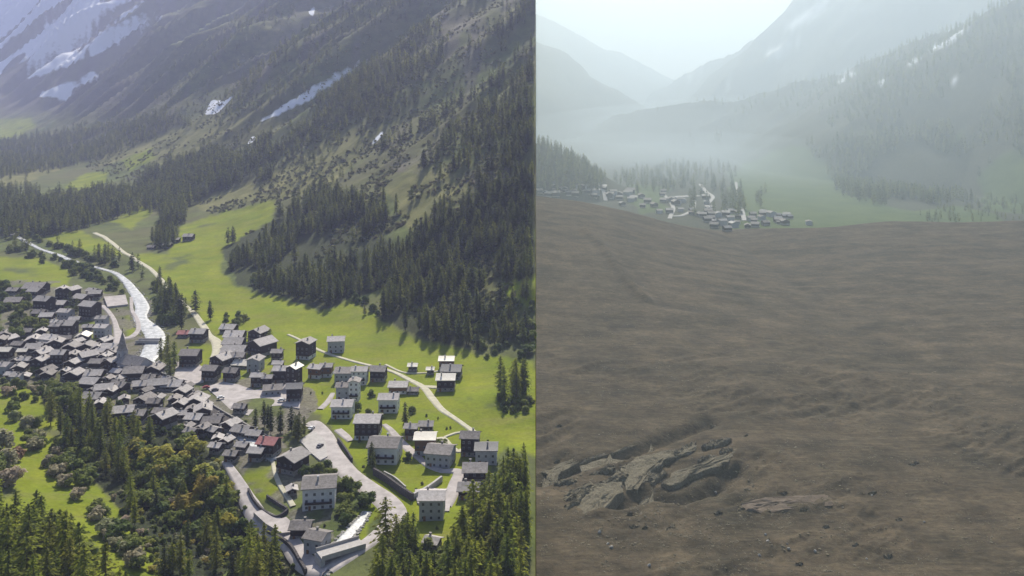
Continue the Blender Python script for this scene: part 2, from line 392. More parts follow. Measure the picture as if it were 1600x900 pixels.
SNOW = [[(22, 124), (95, 96), (165, 64), (202, 50), (196, 63), (112, 100), (38, 127)], [(50, 150), (90, 134), (150, 114), (158, 120), (112, 142), (108, 156)], [(-20, 110), (5, 95), (14, 98), (0, 118), (-20, 125)],
 [(320, 178), (328, 160), (345, 158), (368, 146), (352, 166), (338, 178)], [(394, 190), (430, 173), (500, 130), (577, 86), (584, 91), (510, 140), (440, 178), (397, 194)], [(572, 226), (598, 203), (602, 207), (578, 229)], [(384, 224), (398, 210), (402, 214), (388, 228)],
 [(55, 48), (120, 22), (150, 0), (160, 2), (120, 34), (66, 56)], [(195, 110-50), (230, 35), (262, 12), (268, 16), (225, 52)], [(480, 18), (492, 14), (494, 20), (484, 23)]]
for P in SNOW: sn = np.maximum(sn, 1.0*pip(P, px+(fbm(X/20, Y/20, 2, 64)-.5)*8, py+(fbm(X/20, Y/20, 2, 65)-.5)*8))
for nm, a in (('grass', g), ('alp', al), ('forest', np.maximum(fo*.8, nearwood*1.0)), ('rock', rk), ('dirt', di), ('snow', sn)): put(meL, nm, a, nL)

GR, meR, X, Y, Z, nR = ground('landslide_ground', zR, np.linspace(0, .64, 440), np.geomspace(200, 7600, 760), 'landslide_soil', .06, 'grey brown landslide debris filling the hazy valley')
px, py = proj(X, Y, Z)
Yc = 1120+45*(fbm(X/90, X*0+3.3, 2, 2)-.5)
mud = ss(45, 15, Y-Yc)
gr = np.zeros(X.shape)
jx = px+(fbm(X/60, Y/60, 2, 71)-.5)*30; jy = py+(fbm(X/60, Y/60, 2, 72)-.5)*16
for P in [[(1140, 380), (1140, 270), (1200, 235), (1260, 225), (1290, 250), (1320, 300), (1420, 330), (1500, 320), (1560, 340), (1600, 380)], [(1530, 270), (1570, 240), (1640, 225), (1640, 330), (1540, 330)], [(985, 290), (1040, 290), (1040, 330), (990, 330)], [(1450, 225), (1500, 205), (1490, 235)]]:
    gr = np.maximum(gr, pip(P, jx, jy))
gr = gr*(1-mud)
sn = np.zeros(X.shape)
for P in [[(1070, 120), (1105, 108), (1102, 112), (1076, 121)], [(1195, 82), (1220, 74), (1258, 58), (1252, 66), (1222, 80), (1200, 87)], [(1130, 132), (1144, 129), (1143, 134), (1132, 136)], [(1310, 127), (1320, 117), (1340, 111), (1338, 115), (1322, 124), (1316, 130)], [(1450, 76), (1480, 62), (1508, 40), (1512, 44), (1486, 66), (1456, 79)], [(1374, 130), (1380, 122), (1383, 125), (1377, 133)], [(1220, 48), (1236, 36), (1260, 20), (1290, 2), (1300, 4), (1262, 30), (1238, 44)], [(1416, 100), (1440, 88), (1442, 91), (1420, 102)], [(1485, 128), (1495, 121), (1497, 125), (1489, 130)]]:
    sn = np.maximum(sn, pip(P, px+(fbm(X/30, Y/30, 2, 74)-.5)*5, py+(fbm(X/30, Y/30, 2, 75)-.5)*4))
for nm, a in (('mud', mud), ('grass', gr), ('snow', sn)): put(meR, nm, a, nR)

# ------------------------------------------------------------------ ribbons: roads, river
ROADS = []
def catmull(P, n=8):
    P = [np.array(p, float) for p in P]; Q = [2*P[0]-P[1]]+P+[2*P[-1]-P[-2]]; out = []
    for i in range(1, len(Q)-2):
        for k in range(n):
            t_ = k/n; a, b_, c_, d_ = Q[i-1], Q[i], Q[i+1], Q[i+2]
            out.append(.5*((2*b_)+(c_-a)*t_+(2*a-5*b_+4*c_-d_)*t_*t_+(3*b_-a-3*c_+d_)*t_**3))
    out.append(P[-1]); return out
def ribbon(name, pts, mat, off=.35, label=None, kind='structure', cat=None, edge=.5, n=8, keep=True):
    W = []
    for p in pts:
        x, y, z = hit(p[0], p[1]); W.append((x, y, p[2]))
    C = catmull(W, n); A = np.array(C)
    T = np.gradient(A[:, :2], axis=0); T /= np.linalg.norm(T, axis=1)[:, None]+1e-9
    Nn = np.stack([-T[:, 1], T[:, 0]], 1)
    K = 9; V = []; Fc = []
    for i in range(len(A)):
        for k in range(K):
            s = (k/(K-1)-.5)*A[i, 2]
            x, y = A[i, :2]+Nn[i]*s
            V.append([x, y, 0])
    V = np.array(V); H = zL if V[0, 0] < 0 else zR
    if H is zL: V[:, 0] = np.minimum(V[:, 0], -.2)
    V[:, 2] = H(V[:, 0], V[:, 1])
    Zm = V[:, 2].reshape(len(A), K); Zm = Zm*.4+.6*Zm.mean(1)[:, None]+off
    Zm[:, 0] -= off+edge; Zm[:, -1] -= off+edge
    V[:, 2] = Zm.ravel()
    for i in range(len(A)-1):
        for k in range(K-1):
            a = i*K+k; Fc.append((a, a+1, a+K+1, a+K))
    me = mesh(name, V, Fc)
    for p in me.polygons: p.use_smooth = True
    o = link(name, me, mat); tag(o, label, cat, kind=kind)
    if keep: ROADS.append((A[:, :2], A[:, 2]))
    return o
def patch(name, poly, mat, off=.4, label=None):
    P = [hit(*p) for p in poly]; z = np.median([p[2] for p in P])+off
    n = len(P); V = [(min(p[0], -.2), p[1], z) for p in P]+[(min(p[0], -.2), p[1], z-2.5) for p in P]
    Fc = [tuple(range(n))]+[(i, i+n, (i+1) % n+n, (i+1) % n) for i in range(n)]
    o = link(name, mesh(name, V, Fc), mat); tag(o, label, kind='structure')
    A = np.array([p[:2] for p in P]); PATCH.append(A); return o
PATCH = []
ribbon('river', [(-25, 350, 12), (8, 360, 11), (30, 372, 6), (60, 388, 4.5), (95, 400, 6), (125, 412, 5), (150, 418, 4.5), (182, 428, 5.5), (205, 450, 9), (222, 478, 12), (219, 497, 11.5), (236, 515, 15), (243, 530, 15), (236, 552, 15), (228, 566, 12), (245, 582, 10), (272, 600, 9), (300, 622, 10), (330, 645, 10), (352, 664, 9), (390, 690, 7), (430, 720, 5)], 'meltwater', .4, 'milky white meltwater river running down through the village')
ribbon('stream', [(575, 800, 3), (560, 818, 5), (545, 835, 6), (532, 852, 7), (522, 868, 7), (515, 880, 6), (500, 900, 6)], 'meltwater', .3, 'white rocky stream under the road bridge')
ribbon('road', [(478, 668, 5), (492, 662, 7), (505, 680, 11), (515, 705, 12), (528, 722, 12), (545, 740, 11), (572, 760, 11), (597, 778, 12), (613, 795, 12), (616, 808, 11), (603, 825, 9), (580, 845, 8), (555, 862, 8), (532, 878, 8), (512, 892, 8)], 'asphalt_pale', .6, 'wide pale main road curving past the white chalet')
ribbon('road', [(352, 722, 4), (366, 742, 5), (378, 762, 6), (390, 785, 8), (408, 808, 10), (430, 826, 12), (452, 842, 9), (470, 868, 9), (490, 886, 9), (515, 890, 9)], 'asphalt_pale', .7, 'pale lane dropping to the gravel yard below the old village')
ribbon('road', [(148, 364, 6), (165, 372, 6), (190, 392, 5), (215, 408, 5), (240, 425, 5), (262, 450, 5), (290, 478, 4), (305, 492, 5), (318, 510, 6), (326, 524, 6), (338, 534, 8), (340, 548, 8), (334, 560, 6)], 'gravel_track', .5, 'pale gravel road along the river into the hamlet')
ribbon('footpath', [(450, 523, 2.6), (470, 532, 2.6), (500, 548, 3), (545, 563, 3), (580, 572, 3), (610, 580, 3.2), (640, 594, 4), (662, 606, 5), (675, 622, 5), (690, 640, 4.5), (715, 657, 3.4), (745, 678, 3.4)], 'gravel_track', .4, 'pale track crossing the green meadow above the hamlet')
ribbon('footpath', [(655, 604, 3), (672, 605, 5), (690, 606, 5)], 'gravel_track', .4, 'short drive from the meadow track to the barns')
ribbon('footpath', [(602, 570, 2), (630, 582, 1.8), (665, 583, 1.8), (685, 580, 2)], 'gravel_track', .35, 'thin path linking the two small huts')
ribbon('lane', [(600, 664, 3), (610, 672, 4), (620, 684, 5), (634, 698, 5), (645, 708, 5), (655, 716, 4), (668, 728, 3), (690, 736, 4), (716, 738, 6), (712, 755, 7), (704, 775, 7), (696, 792, 6)], 'asphalt_pale', .5, 'pale lane winding between the new houses')
ribbon('lane', [(682, 686, 2.6), (694, 686, 3), (704, 697, 3), (716, 706, 3), (722, 703, 3)], 'gravel_track', .45, 'narrow lane behind the orange timber chalet')
ribbon('lane', [(694, 684, 2), (710, 678, 2), (722, 676, 2)], 'gravel_track', .5, 'footpath branching up to the grey roofed chalet')
ribbon('lane', [(160, 478, 4), (170, 488, 4), (178, 500, 4), (182, 514, 5), (186, 526, 8), (182, 540, 6)], 'asphalt_pale', .5, 'curved lane west of the village green')
ribbon('lane', [(205, 465, 3), (206, 485, 3), (214, 500, 4), (216, 515, 4), (206, 526, 5), (190, 530, 6)], 'asphalt_pale', .55, 'curved lane beside the river bend')
ribbon('lane', [(500, 640, 4), (512, 628, 4), (520, 615, 3)], 'asphalt_pale', .5, 'driveway beside the clump of tall conifers')
ribbon('lane', [(528, 672, 5), (540, 682, 5), (548, 690, 4)], 'asphalt_pale', .5, 'short drive below the white chalet')
ribbon('lane', [(426, 722, 2), (430, 740, 2.4), (438, 760, 2.4), (450, 778, 2.6), (458, 792, 3)], 'gravel_track', .5, 'thin footpath beside the sunken yard')
ribbon('canal', [(240, 584, 5), (265, 600, 6), (300, 622, 6.5), (338, 648, 6.5), (370, 668, 6.5), (400, 684, 6), (428, 696, 5)], 'dark_stone', 1.1, 'dark stone lined channel beside the white water', n=6)
patch('car_park', [(322, 606), (348, 598), (372, 602), (398, 611), (420, 606), (440, 602), (462, 604), (470, 622), (468, 640), (440, 634), (400, 636), (388, 650), (360, 640)], 'asphalt_pale', .55, 'large pale car park beside the river')
patch('car_park', [(162, 466), (196, 463), (200, 478), (168, 482)], 'asphalt_pale', 1.4, 'small upper car park beside the river bend')
patch('yard', [(396, 812), (412, 800), (440, 812), (466, 796), (470, 812), (456, 834), (440, 842), (415, 832)], 'asphalt_pale', 1.0, 'pale open gravel yard at the foot of the village')
patch('yard', [(276, 566), (300, 562), (318, 576), (318, 598), (296, 602), (272, 590)], 'asphalt_pale', .6, 'pale yard between river and barns')
patch('yard', [(648, 768), (672, 764), (706, 768), (702, 800), (680, 800), (652, 788)], 'asphalt_pale', .6, 'pale forecourt in front of the glass fronted house')
patch('yard', [(468, 690), (490, 676), (508, 690), (512, 716), (500, 722), (484, 708)], 'concrete', .9, 'brownish lay-by beside the main road')
# right-hand side
ribbon('road', [(1150, 285, 5), (1154, 305, 6), (1158, 322, 7), (1163, 345, 8)], 'concrete', .8, 'pale road running down to the buried village')
ribbon('road', [(1034, 300, 6), (1046, 314, 7), (1052, 326, 7), (1046, 342, 7)], 'concrete', .8, 'faint curving road left of the hazy village')
ribbon('road', [(1094, 288, 7), (1104, 300, 8), (1114, 308, 7), (1104, 320, 7)], 'concrete', .8, 'faint bent road in the hazy village')
ribbon('road', [(936, 287, 8), (943, 300, 8), (946, 314, 8)], 'concrete', .8, 'faint road below the wooded knoll')
ribbon('road', [(1052, 308, 13), (1070, 307, 15), (1092, 306, 15)], 'concrete', .9, 'pale hazy open square beside the road')
ribbon('road', [(1045, 338, 7), (1065, 337, 7), (1082, 328, 7), (1085, 314, 7)], 'concrete', .9, 'faint lane looping round the hazy square')

# ------------------------------------------------------------------ houses
def prism(L, D, z0, z1, rise):
    V = [(-L/2, -D/2, z0), (L/2, -D/2, z0), (L/2, D/2, z0), (-L/2, D/2, z0), (-L/2, -D/2, z1), (L/2, -D/2, z1), (L/2, D/2, z1), (-L/2, D/2, z1), (-L/2, 0, z1+rise), (L/2, 0, z1+rise)]
    Q = [(0, 1, 5, 4), (2, 3, 7, 6), (1, 2, 6, 9, 5), (3, 0, 4, 8, 7), (4, 5, 9, 8), (6, 7, 8, 9)]
    return V, Q
def roofmesh(L, D, z1, rise, ov, th):
    l = L/2+ov; k = (D/2+ov)/(D/2); y = D/2+ov; zr = z1+rise+.03; ze = z1+rise-rise*k+.03
    V = []; Q = []
    n = 6
    for side in (-1, 1):          # slightly sagging, uneven slab courses
        for i in range(n+1):
            f = i/n
            base = len(V)
            for s in (-1, 1):
                yy = side*y*f; zz = zr+(ze-zr)*f-.06*math.sin(math.pi*f)
                V += [(s*l, yy, zz+th), (s*l, yy, zz)]
            if i:
                a = base-4
                Q += [(a, a+2, base+2, base) if side < 0 else (a, base, base+2, a+2)]
                Q += [(a+1, base+1, base+3, a+3), (a, base, base+1, a+1), (a+2, a+3, base+3, base+2)]
        Q.append((base, base+2, base+3, base+1))
    return V, Q
WM = {}
def window_mesh(wd, ht):
    k = (round(wd, 1), round(ht, 1))
    if k in WM: return WM[k]
    a, h = wd/2, ht/2; fr = .11
    L = [(-a, a, -.05, .06, -h, -h+fr), (-a, a, -.05, .06, h-fr, h), (-a, -a+fr, -.05, .06, -h+fr, h-fr), (a-fr, a, -.05, .06, -h+fr, h-fr), (-.04, .04, -.04, .05, -h+fr, h-fr)]
    V, Q = boxes(L); me = mesh('window', V, Q); me.materials.append(MATS['white_frame'])
    V, Q = boxes([(-a+fr, a-fr, -.02, .02, -h+fr, h-fr)]); mp = mesh('pane', V, Q); mp.materials.append(MATS['window_glass'])
    WM[k] = (me, mp); return WM[k]
ROOF = dict(l='slate_pale', g='slate_grey', d='slate_dark', c='sheet_cream', r='roof_red')
ROOFN = dict(l='pale slate', g='grey slate', d='dark slate', c='cream', r='reddish')
WALL = dict(w=('timber_dark', 'stone_masonry'), b=('timber_brown', 'plaster'), p=('plaster', 'plaster'), q=('plaster_grey', 'plaster_grey'), m=('timber_dark', 'plaster'))
WALLN = dict(w='dark timber', b='brown timber', p='white plastered', q='grey plastered', m='half timbered')
HOUSES = []; FOOT = []
def house(xl, xr, yt, yb, roof='l', wall='w', gab='x', yaw=0, zone='', far=False, name='chalet', minh=2.2):
    if far and roof == 'l': roof = 'g'
    old = wall == 'w' and any(k in zone for k in ('old', 'canal', 'church'))
    if old:
        yaw += rnd.uniform(-15, 15)
        if gab == 'x' and rnd.random() < .28: gab = 'y'
    mx = (xl+xr)/2; x, y, z = hit(mx, yb)
    wpx = (xr-xl)*y/F
    Wd = wpx/ (1.10 if gab == 'x' else 1.16)
    Dp = Wd*(.98 if gab == 'x' else 1.05); Dp = min(max(Dp, 4.2), 15)
    cy = y+Dp/2; cx = x*cy/y
    gz = min(hz(cx, cy), hz(cx-Wd/2, cy-Dp/2), hz(min(cx+Wd/2, -.1) if x < 0 else cx+Wd/2, cy-Dp/2), z)
    if x < 0 and cx+Wd*.62 > -.5: cx = -.5-Wd*.62
    if x > 0 and cx-Wd*.62 < .5: cx = .5+Wd*.62
    if gab == 'x': L, D = Wd, Dp
    else: L, D = Dp, Wd
    rise = D/2*math.tan(math.radians(23 if wall == 'w' else 19))
    ztop = HC-(yt-YH)*(y+Dp/2)/F
    h = ztop-gz-rise-.3
    h = min(max(h, minh), 11)
    root = empty(name, (cx, cy, gz), math.radians((0 if gab == 'x' else 90)+yaw))
    wm, fm = WALL[wall]
    hb = min(2.2, h*.42)
    ins = .12
    V, Q = boxes([(-L/2, L/2, -D/2, D/2, -3.0, hb)]); link('foundation', mesh('foundation', V, Q), fm, root)
    V, Q = prism(L-2*ins if wall == 'w' else L, D-2*ins if wall == 'w' else D, hb+.003, h, rise)
    link('wall', mesh('wall', V, Q), wm, root)
    ov = .55 if far else .75
    V, Q = roofmesh(L, D, h, rise, ov, .32); link('roof', mesh('roof', V, Q), ROOF[roof], root)
    big = (yb-yt) > 20
    if not far or rnd.random() < .4:
        sx = L*rnd.uniform(-.3, .3); sy = D*.16*rnd.choice((-1, 1)); zt = h+rise
        V, Q = boxes([(sx-.35, sx+.35, sy-.35, sy+.35, h, zt+.9), (sx-.5, sx+.5, sy-.5, sy+.5, zt+.9, zt+1.1)])
        link('chimney', mesh('chimney', V, Q), 'plaster_grey' if wall == 'p' else 'stone_masonry', root)
    # windows on the walls that look down the valley
    if not far:
        fl = max(1, int(h//2.7)); wins = []
        front = (gab == 'x')
        span = L if front else D
        nwin = max(1, int(span//2.6)); nwin = min(nwin, 4)
        for k in range(fl):
            zz = 1.45+k*2.7
            if zz+.7 > h+.2: break
            for i in range(nwin):
                s = (i+.5)/nwin*span-span/2
                wins.append((s, zz, 'f'))
            if big: wins.append((0 if fl > 1 else .8, zz, 's'))
        me, mp = window_mesh(1.1, 1.25)
        for s, zz, wh in wins:
            face = -D/2-.04 if front else 0
            if wh == 'f':
                loc, rz = ((s, -D/2-.03, zz), 0) if front else ((-L/2-.03, s, zz), math.pi/2)
            else:
                loc, rz = ((L/2+.03, s, zz), math.pi/2) if front else ((s, -D/2-.03, zz), 0)
            o = link('window', me, None, root, loc); o.rotation_euler = (0, 0, rz)
            p = link('pane', mp, None, o)
        if big:
            loc = (-span*.28, -D/2-.05, 1.05) if front else (-L/2-.05, span*.28, 1.05)
            V, Q = boxes([(-.5, .5, -.05, .05, -1.0, 1.05)]); dd = link('door', mesh('door', V, Q), 'timber_brown', root, loc)
            if not front: dd.rotation_euler = (0, 0, math.pi/2)
            if h > 5 and wall in 'mbpw':
                zz = 3.0
                Lb = [(-span*.42, span*.42, -1.1, 0, 0, .14), (-span*.42, span*.42, -1.1, -1.02, .14, 1.0), (-span*.42, -span*.42+.08, -1.02, 0, .14, 1.0), (span*.42-.08, span*.42, -1.02, 0, .14, 1.0)]
                V, Q = boxes(Lb); bl = link('balcony', mesh('balcony', V, Q), 'timber_dark' if wall != 'b' else 'timber_brown', root, (0, -D/2-.04, zz) if front else (-L/2-.04, 0, zz))
                if not front: bl.rotation_euler = (0, 0, -math.pi/2)
    size = 'small' if wpx < 8 else ('large' if wpx > 13.5 else '')
    kind = 'barn' if (wall == 'w' and wpx < 7.5) else ('chalet' if wall in 'wmb' else 'house')
    HOUSES.append((root, zone, mx, yb, size, ROOFN[roof], WALLN[wall], kind))
    FOOT.append((cx, cy, max(Wd, Dp)*.62))
    return root
Z_E = 'in the meadow hamlet'
LST = [
 # east hamlet
 ('in the meadow above the hamlet', [(686, 710, 556, 579, 'c', 'b', 'x', 0), (690, 722, 569, 594, 'd', 'w', 'x', -4), (682, 712, 583, 612, 'c', 'w', 'x', 0), (638, 652, 567, 581, 'c', 'w', 'x', 0), (667, 678, 573, 586, 'c', 'w', 'x', 0), (512, 539, 525, 552, 'l', 'q', 'x', 8), (465, 491, 529, 562, 'l', 'm', 'y', -14)]),
 ('among the new houses', [(608, 638, 595, 616, 'l', 'b', 'x', 0), (637, 654, 606, 617, 'g', 'w', 'x', 0), (592, 624, 614, 646, 'l', 'p', 'x', 0), (579, 604, 571, 597, 'g', 'w', 'x', -5), (524, 556, 573, 600, 'g', 'q', 'x', 0), (550, 575, 572, 602, 'l', 'p', 'x', 0), (526, 550, 597, 626, 'g', 'q', 'x', 0), (545, 563, 590, 628, 'g', 'p', 'y', 0), (519, 553, 624, 655, 'l', 'p', 'x', 0), (484, 506, 569, 592, 'l', 'b', 'x', -16), (500, 520, 567, 590, 'l', 'b', 'x', 0), (449, 470, 568, 605, 'c', 'w', 'y', -20), (448, 473, 598, 629, 'd', 'w', 'x', 5)]),
 ('along the winding lane', [(555, 596, 647, 688, 'l', 'm', 'x', 0), (577, 627, 682, 726, 'g', 'p', 'x', -4), (633, 653, 661, 688, 'l', 'w', 'x', -5), (655, 677, 657, 676, 'l', 'w', 'x', 0), (648, 682, 675, 712, 'c', 'b', 'x', 0), (667, 710, 694, 731, 'g', 'q', 'x', -10), (720, 750, 673, 714, 'g', 'w', 'x', -4), (742, 778, 691, 727, 'd', 'q', 'x', 0), (723, 762, 722, 757, 'g', 'w', 'x', 0), (716, 750, 753, 782, 'l', 'w', 'x', -3), (655, 696, 766, 814, 'l', 'q', 'x', 0)]),
 ('at the foot of the village', [(473, 527, 743, 796, 'g', 'p', 'x', 8), (455, 487, 813, 840, 'g', 'w', 'x', 0), (479, 513, 829, 864, 'g', 'q', 'x', -18), (437, 478, 704, 742, 'l', 'w', 'y', -25), (405, 436, 682, 716, 'r', 'w', 'x', -12), (390, 413, 698, 722, 'l', 'w', 'x', -8), (448, 464, 759, 775, 'l', 'w', 'y', 20), (664, 688, 838, 858, 'l', 'w', 'x', -20)]),
 ('between canal and lower wood', [(349, 373, 655, 676, 'l', 'w', 'y', -28), (365, 393, 664, 684, 'l', 'w', 'x', -12), (388, 410, 671, 688, 'l', 'w', 'x', -24), (325, 343, 666, 684, 'l', 'w', 'x', -16), (333, 348, 679, 694, 'l', 'w', 'y', 10), (329, 347, 691, 710, 'l', 'w', 'x', 0), (347, 363, 682, 700, 'l', 'w', 'y', -30), (370, 388, 690, 707, 'l', 'w', 'x', -20), (303, 331, 632, 656, 'l', 'w', 'x', 5), (293, 324, 617, 638, 'l', 'w', 'x', -4), (273, 293, 624, 643, 'l', 'w', 'x', 0), (240, 272, 641, 672, 'l', 'w', 'y', -30), (292, 318, 645, 664, 'l', 'w', 'x', -14), (318, 346, 650, 670, 'g', 'w', 'x', 4), (274, 291, 641, 657, 'l', 'w', 'x', 10), (308, 326, 662, 684, 'g', 'w', 'x', -8), (290, 308, 668, 692, 'g', 'w', 'x', -8), (352, 372, 703, 724, 'g', 'w', 'x', -10)]),
 ('beside the church', [(233, 262, 591, 612, 'l', 'w', 'x', 4), (256, 286, 593, 611, 'l', 'w', 'x', -12), (274, 297, 604, 621, 'l', 'w', 'y', -20), (195, 226, 572, 596, 'g', 'w', 'x', 8), (208, 232, 594, 612, 'l', 'w', 'x', 8), (165, 182, 559, 583, 'l', 'w', 'y', -10), (150, 166, 544, 561, 'l', 'w', 'x', 0), (160, 186, 536, 555, 'l', 'p', 'x', -8), (228, 256, 568, 588, 'g', 'w', 'x', -6), (212, 240, 616, 634, 'g', 'w', 'x', -8), (232, 252, 622, 642, 'g', 'w', 'x', -8)]),
 ('in the crowded old village', [(178, 209, 633, 664, 'l', 'w', 'x', 6), (131, 160, 612, 636, 'l', 'w', 'x', 4), (150, 176, 599, 624, 'l', 'w', 'x', 6), (128, 157, 589, 612, 'l', 'w', 'x', -8), (104, 129, 577, 600, 'l', 'w', 'x', 8), (96, 108, 575, 595, 'l', 'w', 'y', 0), (82, 104, 546, 575, 'l', 'w', 'x', 0), (103, 126, 549, 565, 'l', 'w', 'x', 5), (100, 123, 535, 553, 'l', 'w', 'x', 4), (124, 150, 548, 572, 'l', 'w', 'y', -30), (135, 162, 577, 597, 'l', 'w', 'x', 5), (104, 126, 560, 579, 'l', 'w', 'x', 0), (163, 182, 604, 624, 'l', 'w', 'x', -12), (186, 202, 618, 632, 'l', 'w', 'y', 20), (178, 200, 596, 618, 'g', 'w', 'x', -6), (112, 134, 626, 646, 'g', 'w', 'x', 0), (126, 148, 534, 551, 'l', 'w', 'x', -4), (142, 162, 560, 580, 'g', 'w', 'x', -4), (148, 168, 624, 646, 'l', 'w', 'x', 0), (205, 228, 640, 664, 'g', 'w', 'x', -4)]),
 ('in the western old village', [(55, 79, 544, 566, 'l', 'w', 'y', -25), (52, 74, 556, 580, 'l', 'w', 'y', -20), (41, 65, 524, 540, 'l', 'w', 'x', 8), (42, 68, 536, 553, 'l', 'w', 'x', 3), (66, 94, 522, 540, 'l', 'p', 'x', -14), (77, 99, 528, 549, 'l', 'w', 'x', 0), (19, 35, 558, 577, 'l', 'w', 'y', -15), (33, 49, 557, 577, 'l', 'w', 'x', -12), (0, 19, 542, 566, 'c', 'w', 'x', -8), (-6, 17, 565, 585, 'l', 'q', 'x', -5), (29, 43, 544, 558, 'c', 'w', 'x', 0), (19, 34, 583, 602, 'l', 'q', 'x', 0), (-8, 10, 525, 547, 'g', 'w', 'x', 0), (60, 84, 572, 590, 'g', 'w', 'y', -10)]),
 ('in the upper hamlet', [(40, 73, 441, 463, 'g', 'w', 'x', 0), (88, 106, 447, 472, 'l', 'w', 'y', 10), (103, 123, 447, 474, 'l', 'w', 'y', -20), (83, 104, 469, 487, 'l', 'w', 'x', 0), (93, 113, 482, 503, 'l', 'q', 'x', -8), (57, 82, 462, 492, 'l', 'w', 'x', -12), (64, 84, 488, 512, 'l', 'w', 'x', 8), (94, 119, 500, 530, 'l', 'w', 'x', 0), (128, 154, 470, 500, 'l', 'w', 'x', -16), (117, 140, 459, 478, 'l', 'w', 'x', -20), (151, 168, 493, 511, 'l', 'q', 'x', 0), (150, 171, 506, 528, 'l', 'q', 'x', -8), (77, 92, 499, 514, 'l', 'p', 'x', -8), (10, 35, 464, 482, 'g', 'w', 'x', 8), (13, 30, 449, 461, 'g', 'w', 'x', 0), (120, 141, 519, 537, 'c', 'w', 'y', 8), (80, 96, 504, 532, 'g', 'w', 'x', 0)]),
 ('on the east bank', [(299, 323, 513, 536, 'l', 'w', 'x', -4), (279, 296, 516, 528, 'r', 'w', 'x', 0), (283, 313, 545, 575, 'g', 'w', 'x', 0), (346, 370, 506, 521, 'l', 'w', 'x', -6), (352, 383, 516, 533, 'l', 'w', 'x', 0), (350, 382, 527, 544, 'l', 'w', 'x', 0), (348, 386, 539, 558, 'l', 'w', 'x', 0), (332, 364, 551, 576, 'l', 'w', 'y', -25), (361, 383, 550, 572, 'g', 'w', 'x', 0), (351, 373, 574, 597, 'g', 'w', 'x', -8), (388, 411, 556, 582, 'l', 'q', 'y', -8), (393, 411, 582, 605, 'l', 'w', 'x', 0), (411, 426, 585, 606, 'l', 'w', 'x', 0), (391, 418, 511, 534, 'l', 'w', 'y', -20), (392, 428, 527, 557, 'l', 'w', 'y', -35), (425, 442, 545, 565, 'l', 'w', 'x', 0), (427, 443, 563, 580, 'l', 'w', 'x', 0), (428, 450, 571, 600, 'l', 'w', 'x', 0), (412, 441, 600, 618, 'g', 'q', 'x', 12), (366, 385, 630, 647, 'g', 'w', 'x', -8), (366, 392, 566, 576, 'c', 'w', 'x', -10), (318, 342, 570, 596, 'g', 'w', 'x', -10)]),
 ('on the high meadow', [(287, 303, 365, 377, 'l', 'w', 'x', 0), (270, 281, 371, 380, 'l', 'w', 'x', 0), (256, 268, 379, 388, 'l', 'w', 'x', 0), (231, 242, 383, 390, 'g', 'w', 'x', 0)])]
for zone, hs in LST:
    for a in hs: house(*a, zone=zone)
# hazy village on the right
def rh(zone, L):
    for (cx_, yb_, s_, r_) in L:
        house(cx_-s_/2, cx_+s_/2, yb_-s_*.75, yb_, r_, rnd.choice('wwq'), rnd.choice('xxy'), rnd.uniform(-20, 20), zone=zone, far=True)
rh('below the hazy knoll', [(842, 302, 10, 'l'), (852, 304, 9, 'g'), (866, 296, 11, 'l'), (880, 300, 12, 'l'), (897, 302, 10, 'g'), (906, 296, 12, 'l'), (918, 303, 11, 'l'), (929, 309, 10, 'g')])
rh('in the hazy middle hamlet', [(958, 305, 12, 'l'), (968, 313, 11, 'g'), (979, 306, 11, 'g'), (990, 314, 12, 'd'), (1002, 310, 11, 'l'), (1012, 318, 12, 'g'), (1004, 325, 10, 'l'), (1022, 324, 11, 'l'), (972, 322, 10, 'd'), (1030, 334, 10, 'g')])
rh('at the hazy debris front', [(1098, 340, 12, 'g'), (1110, 346, 13, 'l'), (1122, 340, 12, 'd'), (1128, 352, 14, 'd'), (1140, 346, 13, 'g'), (1146, 356, 14, 'd'), (1116, 357, 14, 'l'), (1136, 362, 13, 'd'), (1173, 346, 12, 'l'), (1180, 356, 13, 'l'), (1190, 344, 11, 'g'), (1196, 353, 12, 'g'), (1205, 339, 13, 'l'), (1215, 347, 13, 'd'), (1226, 352, 14, 'l'), (1154, 336, 11, 'g'), (1142, 334, 11, 'd'), (1168, 357, 11, 'l'), (1264, 352, 11, 'l'), (1108, 332, 11, 'd')])
for zn_, cx0, cx1, cy0, cy1, n_ in (('along the hazy left lane', 845, 950, 296, 309, 12), ('around the hazy square', 1030, 1110, 310, 340, 16), ('behind the hazy debris front', 1100, 1240, 336, 352, 18), ('scattered on the hazy meadow edge', 950, 1040, 298, 318, 10)):
    for k_ in range(n_):
        a_ = rnd.uniform(cx0, cx1); rh(zn_, [(a_, rnd.uniform(cy0, cy1), rnd.uniform(8, 14), rnd.choice('lggdd'))])
OLD = [('wedged in the western old roofs', [(2, 530), (60, 522), (100, 545), (100, 600), (10, 600)], 12), ('wedged in the middle old roofs', [(100, 535), (175, 545), (190, 600), (200, 640), (110, 612)], 16), ('wedged behind the canal roofs', [(205, 590), (290, 605), (345, 660), (330, 690), (240, 655)], 12), ('wedged in the upper hamlet', [(45, 455), (150, 460), (150, 520), (60, 515)], 6)]
for zn_, P_, n_ in OLD:
    got = 0; tries = 0
    while got < n_ and tries < 400:
        tries += 1
        a_ = rnd.uniform(min(p[0] for p in P_), max(p[0] for p in P_)); b_ = rnd.uniform(min(p[1] for p in P_), max(p[1] for p in P_))
        if not pip(P_, np.array([a_]), np.array([b_]))[0]: continue
        x_, y_, z_ = hit(a_, b_)
        if min(math.hypot(x_-f_[0], y_+4-f_[1]) for f_ in FOOT) < 8.5: continue
        w_ = rnd.uniform(14, 22); house(a_-w_/2, a_+w_/2, b_-w_*.86, b_, rnd.choice('llgg'), 'w', rnd.choice('xxy'), rnd.uniform(-18, 14), zone=zn_); got += 1
